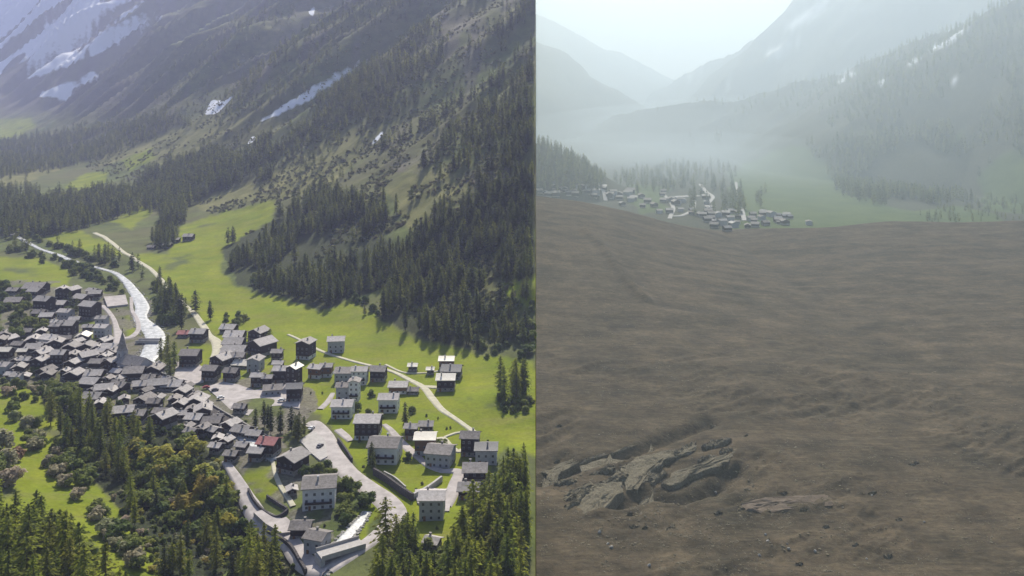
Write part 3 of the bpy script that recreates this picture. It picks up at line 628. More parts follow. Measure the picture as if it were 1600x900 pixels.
ORD = ['first', 'second', 'third', 'fourth', 'fifth', 'sixth', 'seventh', 'eighth', 'ninth', 'tenth', 'eleventh', 'twelfth', 'thirteenth', 'fourteenth', 'fifteenth', 'sixteenth', 'seventeenth', 'eighteenth', 'nineteenth', 'twentieth', 'twenty-first', 'twenty-second', 'twenty-third']
zones = {}
for r_ in HOUSES: zones.setdefault(r_[1], []).append(r_)
for zn, L in zones.items():
    L.sort(key=lambda r_: r_[2])
    for i, (root, _, mx, yb, size, rn, wn, kd) in enumerate(L):
        lab = f"{size} {rn} roofed {wn} {kd}, {ORD[i]} from left {zn}".strip()
        if kd == 'house': root.name = 'house'
        elif kd == 'barn': root.name = 'barn'
        tag(root, lab, kd, 'houses '+zn)

# ------------------------------------------------------------------ church
def church(pxl, pyb, k=1.0, label='grey stone village church with tall pointed grey spire beside the river bridge', small=False):
    x, y, z = hit(pxl, pyb); gz = z-.3
    root = empty('church', (x, y, gz), math.radians(-28))
    def P(nm, V, Q, m_): return link(nm, mesh(nm, V, Q), m_, root)
    V, Q = prism(20*k, 11*k, -2, 6.5*k, 4.2*k); V = [(a+9*k, b_, c_) for a, b_, c_ in V]; P('nave_wall', V, Q, 'plaster_grey')
    V, Q = roofmesh(20*k, 11*k, 6.5*k, 4.2*k, .6, .3); V = [(a+9*k, b_, c_) for a, b_, c_ in V]; P('nave_roof', V, Q, 'slate_grey')
    V, Q = boxes([(-5.4*k, -.6*k, -2.4*k, 2.4*k, -2, 13*k)]); tw = P('tower', V, Q, 'plaster_grey')
    V = []; Q = []; n = 8
    for zz, rr in ((13*k, 3.7*k), (14.2*k, 3.0*k), (18*k, 2.0*k), (25*k, .12)):
        b0 = len(V)
        for i in range(n):
            a = 2*math.pi*(i+.5)/n; V.append((-3*k+rr*math.cos(a), rr*math.sin(a), zz))
        if b0: Q += [(b0-n+i, b0-n+(i+1) % n, b0+(i+1) % n, b0+i) for i in range(n)]
    Q.append(tuple(range(n))[::-1]); P('spire', V, Q, 'slate_grey')
    V, Q = boxes([(-3.1*k, -2.9*k, -.1, .1, 25*k, 27*k), (-3.6*k, -2.4*k, -.1, .1, 26*k, 26.25*k)]); P('cross', V, Q, 'dark_stone')
    me, mp = window_mesh(1.1, 2.6)
    for s in (4, 8, 12, 16):
        o = link('window', me, None, root, (s*k, -5.5*k-.04, 3.4*k)); link('pane', mp, None, o)
    for fz in (5, 9.8):
        o = link('window', me, None, root, (-3*k, -2.4*k-.04, fz*k)); link('pane', mp, None, o)
    tag(root, label, 'church'); FOOT.append((x+6, y+2, 13))
church(196, 578, .95)

# ------------------------------------------------------------------ bridges, walls, small things
def wall_line(name, pts, h, th, mat, label, cat='wall', z_off=0, group=None):
    W = [hit(*p) for p in pts]; C = catmull([(a, b_, c_) for a, b_, c_ in W], 5)
    V = []; Q = []
    for i, p in enumerate(C):
        q = C[min(i+1, len(C)-1)]; r_ = C[max(i-1, 0)]; d = Vector((q[0]-r_[0], q[1]-r_[1])).normalized(); nx, ny = -d.y*th/2, d.x*th/2
        zb = hz(p[0], p[1])-1.5; ztop = hz(p[0], p[1])+h+z_off
        V += [(p[0]-nx, p[1]-ny, zb), (p[0]+nx, p[1]+ny, zb), (p[0]+nx, p[1]+ny, ztop), (p[0]-nx, p[1]-ny, ztop)]
        if i:
            a = (i-1)*4; b0 = i*4
            for k in range(4): Q.append((a+k, a+(k+1) % 4, b0+(k+1) % 4, b0+k))
    n = len(C)-1; Q += [(0, 3, 2, 1), (n*4, n*4+1, n*4+2, n*4+3)]
    o = link(name, mesh(name, V, Q), mat); tag(o, label, cat, group); return o
wall_line('retaining_wall', [(388, 768), (396, 784), (410, 800), (428, 811), (440, 808), (450, 800)], 1.6, .8, 'dark_stone', 'dark curved stone wall on the yard side of the sunken plot')
wall_line('retaining_wall', [(417, 778), (432, 788), (448, 798)], 1.4, .8, 'dark_stone', 'dark straight stone wall on the upper side of the sunken plot')
wall_line('retaining_wall', [(584, 742), (605, 755), (628, 772), (645, 783)], 3.2, 1, 'dark_stone', 'long dark garden retaining wall above the main road')
wall_line('retaining_wall', [(645, 780), (668, 768), (690, 752)], 2.4, 1, 'concrete', 'grey concrete wall slanting below the garden lawn')
wall_line('retaining_wall', [(600, 740), (618, 750), (634, 764)], 1.2, .6, 'concrete', 'short pale terrace wall inside the garden plot')
wall_line('canal_wall', [(236, 578), (262, 592), (300, 615), (338, 641), (372, 661), (404, 679), (430, 692)], 2.0, .8, 'stone_masonry', 'long stone canal wall on the car park side')
wall_line('retaining_wall', [(418, 838), (438, 848), (455, 862), (468, 884), (478, 900)], 2.6, 1, 'dark_stone', 'dark curved wall edging the lane above the ravine')
wall_line('retaining_wall', [(528, 690), (540, 706), (550, 722)], 2.0, .8, 'dark_stone', 'dark retaining wall between main road and white chalet drive')
def bridge(p1, p2, wdt, mat, label, rise=1.5, th=.9):
    a = Vector(hit(*p1)); b_ = Vector(hit(*p2)); z = max(a.z, b_.z)+rise; d = (b_-a).xy; L = d.length
    root = empty('bridge', ((a.x+b_.x)/2, (a.y+b_.y)/2, z), math.atan2(d.y, d.x))
    for nm, B in (('deck', [(-L/2, L/2, -wdt/2, wdt/2, -th, 0)]), ('parapet', [(-L/2, L/2, -wdt/2-.15, -wdt/2+.15, .003, 1.0)]), ('parapet', [(-L/2, L/2, wdt/2-.15, wdt/2+.15, .003, 1.0)]), ('abutment', [(-L/2-.5, -L/2+1.2, -wdt/2+.2, wdt/2-.2, -4, -th-.003)]), ('abutment', [(L/2-1.2, L/2+.5, -wdt/2+.2, wdt/2-.2, -4, -th-.003)])):
        V, Q = boxes(B); link(nm, mesh(nm, V, Q), mat, root)
    tag(root, label, 'bridge')
bridge((214, 536), (250, 536), 5, 'concrete', 'flat concrete bridge crossing the white river by the church')
bridge((498, 884), (566, 853), 7, 'concrete', 'road bridge over the rocky stream at the bottom')
def car(px_, py_, mat, rz, label):
    x, y, z = hit(px_, py_); root = empty('parked_car', (x, y, z+.62), rz)
    prof = [(-2.1, .3), (-2.15, .75), (-1.5, .9), (-1.0, 1.4), (.6, 1.4), (1.15, .92), (2.0, .8), (2.1, .35)]
    V = [(a, s*.85, c_) for s in (-1, 1) for a, c_ in prof]; n = len(prof)
    Q = [tuple(range(n)), tuple(range(2*n-1, n-1, -1))]+[(i, i+n, (i+1) % n+n, (i+1) % n) for i in range(n)]
    link('body', mesh('body', V, Q), mat, root)
    for sx in (-1.3, 1.3):
        for sy in (-.86, .86):
            V = []; Q = []
            for s in (-.1, .1):
                V += [(sx+.34*math.cos(k*math.pi/5), sy+s, .34+.34*math.sin(k*math.pi/5)) for k in range(10)]
            Q = [(k, (k+1) % 10, (k+1) % 10+10, k+10) for k in range(10)]+[tuple(range(10)), tuple(range(19, 9, -1))]
            link('wheel', mesh('wheel', V, Q), 'tyre_rubber', root)
    V, Q = boxes([(-1.0, .65, -.87, .87, 1.0, 1.3)]); link('side_window', mesh('side_window', V, Q), 'window_glass', root)
    tag(root, label, 'car', 'parked cars')
car(322, 608, 'car_red', .4, 'dark red car parked at the canal end of the car park')
car(336, 612, 'car_dark', .4, 'dark car beside the red one in the car park')
car(345, 624, 'car_white', .5, 'white car near the canal wall in the car park')
car(440, 628, 'car_white', .1, 'white car at the right side of the car park')
car(487, 672, 'car_white', 1.2, 'white car at the top of the main road')
car(500, 700, 'car_dark', 1.2, 'dark car in the lay-by beside the main road')

# debris slabs of torn ground on the landslide
def slab(poly, mat, hgt, label, seed):
    hgt *= .62
    P = [hit(*p) for p in poly]; cx = sum(p[0] for p in P)/len(P); cy = sum(p[1] for p in P)/len(P)
    z0 = min(p[2] for p in P); zc = sum(p[2] for p in P)/len(P)
    R = random.Random(seed)
    # refine outline
    pts = []
    n = len(P)
    for i in range(n):
        a = P[i]; b_ = P[(i+1) % n]
        for k in range(4):
            f = k/4; j = .75
            pts.append((a[0]+(b_[0]-a[0])*f+R.uniform(-j, j), a[1]+(b_[1]-a[1])*f+R.uniform(-j, j)))
    m_ = len(pts); V = []; Q = []
    rings = [1.0, .93, .78, .6, .42, .2]
    for q, s in enumerate(rings):
        for (ax, ay) in pts:
            xx = cx+(ax-cx)*s; yy = cy+(ay-cy)*s
            top = zc+hgt+.06*(yy-cy)*.6
            if q == 0: zz = top-.35+R.uniform(-.3, .1)
            else: zz = top+R.uniform(-.5, .4)
            V.append((xx, yy, zz))
    V += [(ax+R.uniform(-.3, .3), ay+R.uniform(-.3, .3), z0-3) for ax, ay in pts]
    V.append((cx, cy, zc+hgt))
    for q in range(len(rings)-1):
        for i in range(m_):
            Q.append((q*m_+i, q*m_+(i+1) % m_, (q+1)*m_+(i+1) % m_, (q+1)*m_+i))
    c0 = (len(rings)-1)*m_; b0 = len(rings)*m_
    for i in range(m_):
        Q.append((c0+i, c0+(i+1) % m_, len(V)-1)); Q.append((b0+i, b0+(i+1) % m_, (i+1) % m_, i))
    o = link('earth_slab', mesh('earth_slab', V, Q), mat); tag(o, label, 'earth slab', 'torn slabs of ground on the landslide', 'thing')
slab([(846, 741), (882, 724), (930, 700), (978, 688), (1004, 690), (952, 713), (905, 732), (868, 752)], 'mud_slab', 1.5, 'long thin slab of ground, farthest back on the left', 1)
slab([(967, 743), (994, 717), (1044, 706), (1090, 698), (1084, 708), (1044, 724), (1017, 741), (994, 772), (977, 768)], 'mud_slab', 2.6, 'broad pale torn slab in the middle of the broken ground', 2)
slab([(1034, 760), (1057, 743), (1104, 725), (1151, 701), (1147, 714), (1124, 733), (1077, 753), (1054, 766)], 'mud_slab', 2.8, 'long pale pointed slab, rightmost of the broken ground', 3)
slab([(897, 797), (927, 760), (970, 763), (972, 780), (937, 800), (918, 814)], 'mud_slab', 2.2, 'wide pale slab nearest the camera on the left', 4)
slab([(880, 778), (894, 767), (924, 756), (928, 763), (897, 778)], 'mud_slab', 1.8, 'small narrow slab just behind the wide near slab', 5)
slab([(842, 768), (857, 748), (881, 736), (875, 750), (852, 774)], 'mud_slab', 1.6, 'small pale slab at the far left edge of the landslide', 6)
slab([(1157, 787), (1197, 779), (1292, 773), (1302, 790), (1200, 800), (1165, 798)], 'mud_bench', .8, 'flat brown shelf of ground right of the torn slabs', 7)
slab([(994, 793), (1020, 781), (1025, 787), (1000, 797)], 'mud_slab', 1.2, 'tiny slab below the broad middle slab', 8)
slab([(1016, 755), (1037, 736), (1042, 742), (1021, 760)], 'mud_slab', 1.8, 'short slab wedged between the two long pale slabs', 9)
slab([(905, 738), (940, 722), (1000, 716), (990, 726), (950, 740), (915, 752)], 'mud_slab', .8, 'low slab lying in the dark trench', 10)
R9 = random.Random(99)
for k_ in range(20):
    f_ = R9.random(); bx = 845+f_*270+R9.uniform(-15, 25); by = 782-f_*85+R9.uniform(-26, 26); l_ = R9.uniform(9, 24); h_ = R9.uniform(3, 7)
    slab([(bx-l_, by+h_*.9), (bx-l_*.4, by-h_*.3), (bx+l_*.5, by-h_*1.2), (bx+l_, by-h_*1.3), (bx+l_*.7, by), (bx-l_*.1, by+h_*.8), (bx-l_*.7, by+h_*1.4)], 'mud_slab', R9.uniform(1.2, 3.0), 'small broken slab among the torn ground', 200+k_)
for k_ in range(22):
    bx = R9.uniform(860, 1500); by = R9.uniform(640, 885); l_ = R9.uniform(3, 8); h_ = l_*R9.uniform(.3, .6)
    slab([(bx-l_, by+h_*.6), (bx-l_*.3, by-h_*.6), (bx+l_*.6, by-h_*.9), (bx+l_, by-h_*.2), (bx+l_*.4, by+h_*.7), (bx-l_*.5, by+h_)], 'mud_slab', R9.uniform(.3, .8), 'half buried lump of earth lying out on the landslide', 300+k_)
for o in [o for o in COL.objects if o.get('label') == 'half buried lump of earth lying out on the landslide']: o['group'] = 'half buried lumps on the landslide'
for o in [o for o in COL.objects if o.get('label') == 'small broken slab among the torn ground']: o['group'] = 'small broken slabs on the landslide'
def rock_mesh(seed, n=2):
    import bmesh
    bm = bmesh.new(); bmesh.ops.create_icosphere(bm, subdivisions=n, radius=1); R = random.Random(seed)
    off = [Vector((R.uniform(-1, 1), R.uniform(-1, 1), R.uniform(-1, 1))).normalized() for _ in range(7)]
    for v_ in bm.verts:
        for o_ in off:
            d = v_.co.dot(o_)-.62
            if d > 0: v_.co -= o_*d*.9
        v_.co.z *= .7
    me = bpy.data.meshes.new('rock'); bm.to_mesh(me); bm.free(); return me
RK = [rock_mesh(s) for s in range(4)]
for i, (a, b_, s_) in enumerate([(937, 832, .9), (955, 856, 1.1), (950, 850, .7), (1014, 884, .9), (1196, 836, .7), (1232, 858, .8), (1230, 850, .5), (1274, 862, .9), (1362, 774, .6), (1354, 874, .6), (1200, 846, .8), (1186, 868, .9), (1118, 770, .8), (1444, 816, .6)]):
    me = RK[i % 4]
    x, y, z = hit(a, b_); o = link('boulder', me if me.materials else me, None if me.materials else 'boulder_pale', None, (x, y, z+.2*s_)); o.scale = (s_, s_*.7, s_*1.1); o.rotation_euler = (rnd.random(), rnd.random(), rnd.random()*6)
    tag(o, 'small pale boulder lying on the grey brown debris', 'boulder', 'pale boulders on the debris')

# ------------------------------------------------------------------ plants
def conifer(seed, levels=15, k=8, rad=.17, tuft=1.0, gaps=.12, steps=4):
    """open feathery crown: drooping branches carrying sprays of needles"""
    R = random.Random(seed); V = []; Q = []
    lx, ly = R.uniform(-.03, .03), R.uniform(-.03, .03)
    for l in range(levels):
        t_ = l/(levels-1); zz = .13+.84*t_; prof = min(1, .55+1.6*t_)*(1-t_)**.48
        rr = rad*prof*(.8+.4*R.random())+.012; kk = max(3, round(k*(1-.5*t_))); ph = R.random()*6
        for i in range(kk):
            if R.random() < gaps: continue
            a = ph+2*math.pi*i/kk+R.uniform(-.35, .35); r_ = rr*R.uniform(.6, 1.25); ca, sa = math.cos(a), math.sin(a)
            for q in range(steps):
                f = (q+R.uniform(.35, 1))/steps
                p = Vector((ca*r_*f+lx*zz, sa*r_*f+ly*zz, zz+.035*f-.16*r_*f*f*2+R.uniform(-.016, .016)))
                sz = (.050-.018*f)*tuft*R.uniform(.7, 1.3)*(.55+.45*prof)
                u_ = Vector((ca, sa, R.uniform(-.6, .25))).normalized(); n_ = Vector((R.uniform(-.7, .7)-sa*.3, R.uniform(-.7, .7)+ca*.3, R.uniform(.2, 1))).normalized(); v_ = n_.cross(u_)
                if v_.length < .1: v_ = Vector((-sa, ca, 0))
                v_.normalize(); b0 = len(V)
                V += [tuple(p-u_*sz), tuple(p+v_*sz*.62), tuple(p+u_*sz*1.15+Vector((0, 0, -sz*.4))), tuple(p-v_*sz*.62)]
                Q += [(b0, b0+1, b0+2, b0+3)]
    V.append((lx, ly, 1.0)); n0 = len(V)-1
    for i in range(4):
        a = i*1.57; V.append((lx+math.cos(a)*.014, ly+math.sin(a)*.014, .9))
    Q += [(n0, n0+1+i, n0+1+(i+1) % 4) for i in range(4)]
    cr = (V, Q)
    V = []; Q = []; n = 5
    for zz, r_ in ((-.06, .015), (.15, .011), (.6, .006), (.95, .002)):
        b1 = len(V); V += [(math.cos(2*math.pi*i/n)*r_+lx*max(zz, 0), math.sin(2*math.pi*i/n)*r_+ly*max(zz, 0), zz) for i in range(n)]
        if b1: Q += [(b1-n+i, b1-n+(i+1) % n, b1+(i+1) % n, b1+i) for i in range(n)]
    return cr, (V, Q)
def broad(seed, n=420, clumps=9, flat_=.8, leafs=.075, trunk=.32):
    R = random.Random(seed); V = []; Q = []
    C = []
    for i in range(clumps):
        a = R.random()*6.28; r_ = .33*math.sqrt(R.random()); C.append((math.cos(a)*r_, math.sin(a)*r_, trunk+.12+R.random()*.42, R.uniform(.14, .24)))
    for i in range(n):
        cx, cy, cz, cr = C[i % clumps]
        d = Vector((R.gauss(0, 1), R.gauss(0, 1), R.gauss(0, 1)*flat_+.2)).normalized()*cr*R.uniform(.55, 1.08)
        p = Vector((cx, cy, cz))+d
        nrm = (d.normalized()+Vector((R.uniform(-.6, .6), R.uniform(-.6, .6), R.uniform(-.3, .9)))).normalized()
        u_ = nrm.orthogonal().normalized(); v_ = nrm.cross(u_); s = leafs*R.uniform(.6, 1.3); b0 = len(V); ang = R.random()*6
        uu = u_*math.cos(ang)+v_*math.sin(ang); vv = nrm.cross(uu)
        V += [tuple(p-uu*s), tuple(p+vv*s*.7+nrm*s*.15), tuple(p+uu*s), tuple(p-vv*s*.7-nrm*s*.1)]
        Q += [(b0, b0+1, b0+2, b0+3)]
    cr_ = (V, Q); V = []; Q = []
    def limb(a, b_, r1, r2):
        b0 = len(V); nn = 5
        d = (Vector(b_)-Vector(a)).normalized(); u_ = d.orthogonal().normalized(); v_ = d.cross(u_)
        for p, r_ in ((a, r1), (b_, r2)):
            for i in range(nn):
                an = 2*math.pi*i/nn; V.append(tuple(Vector(p)+u_*math.cos(an)*r_+v_*math.sin(an)*r_))
        Q.extend([(b0+i, b0+(i+1) % nn, b0+nn+(i+1) % nn, b0+nn+i) for i in range(nn)])
    limb((0, 0, -.08), (0, 0, trunk), .03, .022)
    for c_ in C[:5]: limb((0, 0, trunk*.8), (c_[0]*.8, c_[1]*.8, c_[2]), .016, .006)
    return cr_, (V, Q)
def two(name, cr, tk, lm):
    a = mesh('crown', *cr); a.materials.append(MATS[lm]); b_ = mesh('trunk', *tk); b_.materials.append(MATS['bark'])
    n = len(cr[0]); both = mesh(name, list(cr[0])+list(tk[0]), list(cr[1])+[tuple(i+n for i in q) for q in tk[1]])
    both.materials.append(MATS[lm]); both.materials.append(MATS['bark'])
    mi = np.zeros(len(both.polygons), np.int32); mi[len(cr[1]):] = 1; both.polygons.foreach_set('material_index', mi)
    return a, b_, both
CON = [two('conifer', *conifer(s, 16, 9, r_, 1.0, g_), 'needles') for s, r_, g_ in ((1, .17, .05), (2, .20, .1), (3, .15, .05), (4, .22, .15))]
CONF = [two('conifer', *conifer(s+10, 18, 9, r_, .95, g_), 'needles_fresh') for s, r_, g_ in ((1, .20, .06), (2, .23, .1), (3, .18, .08), (4, .25, .12))]
BR = {k: [two('tree', *broad(s, 520, 10, .8, .085, .30 if k == 'leaves_yellow' else .06), k) for s in (21, 22, 23)] for k in ('leaves_green', 'leaves_yellow', 'leaves_tan', 'leaves_rust')}
SCR = [two('scrub', *broad(s, 150, 5, .7, .13, .05), 'scrub') for s in (31, 32)]
CONLOW = [two('conifer', *conifer(s+50, 10, 7, r_, 1.55, .05, 2), 'needles') for s, r_ in ((1, .18), (2, .22), (3, .16))]

def clear(x, y, r_=2.0):
    for fx, fy, fr in FOOT:
        if (x-fx)**2+(y-fy)**2 < (fr+r_*.4)**2: return False
    for A, wd in ROADS:
        if len(A) and np.min((A[:, 0]-x)**2+(A[:, 1]-y)**2) < (wd.max()*.55+r_)**2: return False
    return True
def scatter_px(poly, n, mode='px', seed=0, Hf=None):
    R = np.random.default_rng(seed); xs = [p[0] for p in poly]; ys = [p[1] for p in poly]; out = []
    while len(out) < n:
        a = R.uniform(min(xs), max(xs), n*3); b_ = R.uniform(min(ys), max(ys), n*3); m_ = pip(poly, a, b_)
        out += list(zip(a[m_], b_[m_]))
        if not m_.any(): break
    return out[:n]

TREES = []     # (x, y, z, height, kind, zone)
def add(x, y, h, kind, zone, rad=.17, chk=True):
    if x < 0 and x > -h*.08-.5: return
    if x > 0 and x-h*rad*1.1 < .4: return
    if chk and not clear(x, y, h*.08): return
    TREES.append([x, y, 0, h, kind, zone])
def grow(poly, n, hr, kind, zone, seed, ext=0, chk=True):
    for a, b_ in scatter_px(poly, n, seed=seed):
        x, y, z = hit(a, b_); add(x, y, rnd.uniform(*hr), kind if isinstance(kind, str) else rnd.choice(kind), zone, .2 if 'con' in (kind if isinstance(kind, str) else kind[0]) else .5, chk)
# foreground woods, hand placed by area of the photograph (feet of the trees)
grow([(-30, 880), (60, 885), (150, 935), (225, 1000), (-60, 1000)], 38, (17, 27), 'conf', 'fresh green conifers in the lower left corner', 101)
grow([(-30, 830), (40, 835), (130, 890), (60, 900), (-30, 900)], 18, (15, 21), 'conf', 'fresh green conifers in the lower left corner', 102)
grow([(-20, 850), (100, 860), (200, 920), (120, 940), (-20, 920)], 12, (8, 13), 'leaves_green', 'light green trees among the lower left conifers', 148)
grow([(700, 915), (735, 870), (770, 800), (836, 775), (836, 985), (690, 1000)], 92, (19, 27), 'conf', 'tall green larches in the lower right corner', 103)
grow([(560, 925), (640, 905), (700, 910), (700, 980), (560, 1000)], 24, (14, 20), 'conf', 'tall green larches in the lower right corner', 104)
grow([(615, 850), (650, 845), (650, 880), (615, 880)], 7, (11, 16), 'conf', 'tall green larches in the lower right corner', 105)
grow([(385, 870), (440, 880), (450, 950), (380, 950)], 12, (16, 22), 'conf', 'green conifers on the ravine edge', 106)
grow([(778, 612), (836, 612), (836, 640), (784, 632)], 9, (17, 22), 'conf', 'tall larches in the meadow at the right edge', 107)
grow([(60, 640), (140, 655), (190, 720), (210, 790), (160, 760), (100, 700)], 22, (12, 18), ('conf', 'con'), 'dark conifers on the shady bank below the old village', 108)
grow([(90, 640), (220, 660), (240, 700), (120, 690)], 12, (12, 17), 'conf', 'dark conifers on the shady bank below the old village', 109)
grow([(190, 770), (330, 760), (400, 850), (400, 920), (230, 920)], 26, (11, 16), ('conf', 'con'), 'dark conifers in the ravine', 110)
grow([(118, 655), (160, 655), (160, 690), (118, 690)], 4, (16, 20), 'conf', 'bright conifers below the old village roofs', 111)
grow([(398, 668), (470, 662), (478, 690), (420, 690)], 14, (10, 16), 'con', 'clump of dark firs beside the car park', 112)
grow([(478, 655), (506, 650), (506, 668), (480, 668)], 5, (19, 24), 'conf', 'tall conifer clump beside the main road', 113)
grow([(622, 680), (650, 660), (650, 690), (630, 700)], 4, (12, 15), 'con', 'dark firs behind the small chalets', 114)
grow([(574, 712), (585, 712), (585, 748), (574, 748)], 4, (9, 12), 'con', 'dark firs beside the main road', 115)
for a, b_, h in [(306, 488, 18), (329, 500, 15), (281, 500, 20), (268, 480, 19), (258, 472, 17), (245, 462, 16), (262, 570, 19), (272, 578, 18), (252, 566, 16), (266, 590, 16), (275, 470, 15), (290, 490, 13), (422, 535, 10), (381, 505, 8), (603, 870, 22), (570, 492, 8), (110, 480, 13), (120, 490, 12), (250, 485, 18), (258, 498, 19), (284, 515, 15)]:
    x, y, z = hit(a, b_); add(x, y, h, rnd.choice(('con', 'conf')), 'conifers along the river and roads', chk=False)
grow([(0, 372), (60, 378), (130, 400), (100, 410), (20, 392)], 30, (13, 19), 'con', 'conifers along the upper river', 116)
grow([(140, 400), (190, 400), (230, 430), (225, 455), (180, 430), (140, 420)], 22, (12, 18), 'con', 'conifers along the river and roads', 117)
grow([(240, 450), (270, 450), (285, 500), (255, 510)], 14, (14, 20), 'con', 'conifers along the river and roads', 118)
# broadleaved trees and shrubs
grow([(225, 680), (300, 690), (350, 730), (330, 770), (250, 760), (220, 720)], 16, (6, 10), ('leaves_yellow', 'leaves_green'), 'yellow flowering trees under the old village', 120)
grow([(300, 760), (380, 790), (400, 840), (340, 840), (280, 800)], 24, (5, 8), ('leaves_rust', 'leaves_green', 'leaves_yellow'), 'rust and green shrubs above the ravine', 121)
grow([(195, 700), (300, 740), (380, 800), (400, 880), (330, 860), (220, 800)], 80, (5, 9), 'leaves_green', 'green shrubs on the wooded bank', 122)
grow([(200, 730), (330, 740), (350, 800), (240, 800)], 26, (4, 7), 'leaves_tan', 'pale shrubs on the wooded bank', 123)
grow([(20, 640), (60, 665), (95, 720), (150, 790), (215, 860), (225, 895), (190, 870), (130, 800), (85, 745), (50, 700), (10, 660)], 44, (4, 8), ('leaves_tan', 'leaves_tan', 'leaves_green'), 'pale hedge of shrubs across the lower meadow', 124)
grow([(60, 690), (120, 700), (150, 760), (110, 760)], 16, (6, 10), 'leaves_green', 'green bushes beside the lower meadow', 125)
grow([(-20, 690), (25, 700), (35, 770), (-20, 770)], 14, (8, 12), ('leaves_tan', 'leaves_rust', 'leaves_tan'), 'pinkish tan trees at the left edge', 126)
grow([(70, 605), (110, 610), (140, 650), (90, 640)], 14, (6, 10), 'leaves_green', 'bushes on the slope below the western old village', 127)
grow([(-10, 470), (60, 485), (75, 520), (40, 530), (-10, 530)], 26, (6, 10), 'leaves_green', 'trees west of the upper hamlet', 128)
grow([(-10, 440), (35, 450), (50, 480), (0, 490)], 14, (6, 9), 'leaves_tan', 'trees west of the upper hamlet', 129)
grow([(90, 400), (160, 410), (200, 440), (180, 460), (130, 440), (95, 420)], 30, (6, 10), 'leaves_green', 'riverside bushes above the village', 130)
grow([(100, 400), (150, 405), (180, 430), (120, 425)], 14, (6, 9), 'leaves_tan', 'riverside bushes above the village', 131)
grow([(235, 440), (262, 440), (280, 500), (255, 530), (240, 480)], 26, (6, 10), 'leaves_green', 'riverside bushes beside the river bend', 132)
grow([(530, 760), (565, 770), (590, 820), (560, 850), (525, 815)], 28, (5, 9), 'leaves_green', 'bushes between the white house and main road', 133)
grow([(440, 720), (530, 730), (545, 760), (500, 742), (450, 745)], 22, (3.5, 6), 'leaves_green', 'bushes between the white house and main road', 134)
grow([(620, 840), (700, 860), (700, 890), (620, 890)], 16, (4, 7), 'leaves_green', 'bushes among the larches at the bottom', 135)
grow([(760, 475), (836, 470), (836, 560), (760, 560), (735, 530)], 70, (4, 8), 'leaves_green', 'bushes at the edge of the dark forest', 136)
grow([(778, 616), (830, 614), (832, 650), (790, 645)], 16, (3, 6), 'leaves_green', 'bushes under the larches at the right edge', 141)
grow([(740, 470), (836, 460), (836, 555), (745, 552)], 18, (12, 18), 'con', 'conifers at the edge of the dark forest', 137)
grow([(360, 435), (480, 465), (560, 475), (600, 500), (560, 465), (480, 452), (380, 420)], 46, (5, 9), 'leaves_green', 'bushes along the forest foot', 138)
grow([(0, 595), (60, 590), (80, 620), (20, 640)], 16, (4, 7), 'leaves_tan', 'shrubs below the western old village', 139)
grow([(345, 490), (385, 495), (385, 510), (350, 508)], 9, (4, 7), 'leaves_green', 'dark bushes behind the east bank chalets', 140)

grow([(-20, 560), (100, 560), (230, 620), (330, 690), (300, 700), (180, 660), (60, 600)], 30, (4, 7), 'leaves_green', 'small trees between old village houses', 142)
grow([(40, 450), (160, 470), (150, 530), (60, 520)], 16, (4, 7), 'leaves_green', 'small trees in the upper hamlet', 143)
grow([(550, 600), (700, 640), (760, 700), (700, 760), (600, 740), (540, 680)], 26, (3, 6), 'leaves_green', 'garden trees among the new houses', 144)
grow([(20, 385), (90, 405), (150, 425), (200, 455), (215, 470), (185, 460), (130, 435), (60, 412), (10, 395)], 34, (5, 9), ('leaves_green', 'leaves_tan'), 'riverside bushes on the near bank', 145)
grow([(20, 362), (90, 385), (160, 408), (205, 430), (225, 455), (180, 420), (100, 395)], 30, (6, 10), 'leaves_green', 'riverside bushes on the far bank', 146)
grow([(200, 690), (330, 740), (390, 800), (300, 820), (230, 770)], 26, (7, 12), ('leaves_green', 'leaves_yellow'), 'leafy trees on the sunny bank', 147)
# forests, by area of ground
def forest(zone, polys, step, hr, kind, seed, side=-1, ymax=8000, dens=1.0, nz=(.0, .0, 60), ymin=450, xr=None):
    R = np.random.default_rng(seed)
    xs = [p[0] for P in polys for p in P]; u0 = (min(xs)-CX-15)/F; u1 = (max(xs)-CX+15)/F
    out = []
    y0, y1 = ymin, ymax
    # jittered rows: spacing grows slightly with distance
    yy = y0
    while yy < y1:
        s = step*(1+max(0, yy-1200)/2600)
        x = np.arange(u0*yy, u1*yy, s); n = len(x)
        if n: out.append(np.stack([x+R.uniform(-.6, .6, n)*s, yy+R.uniform(-.6, .6, n)*s], 1))
        yy += s
    P = np.concatenate(out); X = P[:, 0]; Y = P[:, 1]
    H = zL if side < 0 else zR
    Z = H(X, Y); px, py = proj(X, Y, Z)
    m_ = np.zeros(len(X), bool)
    for q in polys: m_ |= pip(q, px+R.normal(0, 3, len(px)), py+R.normal(0, 3, len(px)))
    m_ &= R.random(len(X)) < dens
    if nz[1]: m_ &= fbm(X/nz[2], Y/nz[2], 3, seed) > nz[0]+R.uniform(-nz[1], nz[1], len(X))
    X, Y, Z = X[m_], Y[m_], Z[m_]
    m_ = X*side > 0; X, Y, Z = X[m_], Y[m_], Z[m_]
    hh = R.uniform(hr[0], hr[1], len(X))
    ok = (np.abs(X) > hh*.12+.6)
    if side < 0:
        px, py = proj(X, Y, Z)
        for q in SNOW[:8]:
            c0 = np.mean(q, 0); ok &= ~pip([tuple(c0+(np.array(v_)-c0)*1.15+np.array((0, k_))) for v_, k_ in zip(q, [0]*len(q))], px, py-4)
        for q in (ALP if kind == 'con' and 'strip' in zone or 'middle' in zone else []): ok &= ~(pip(q, px, py) & (R.random(len(px)) < .86))
    return np.stack([X[ok], Y[ok], Z[ok], hh[ok]], 1)
FL = []
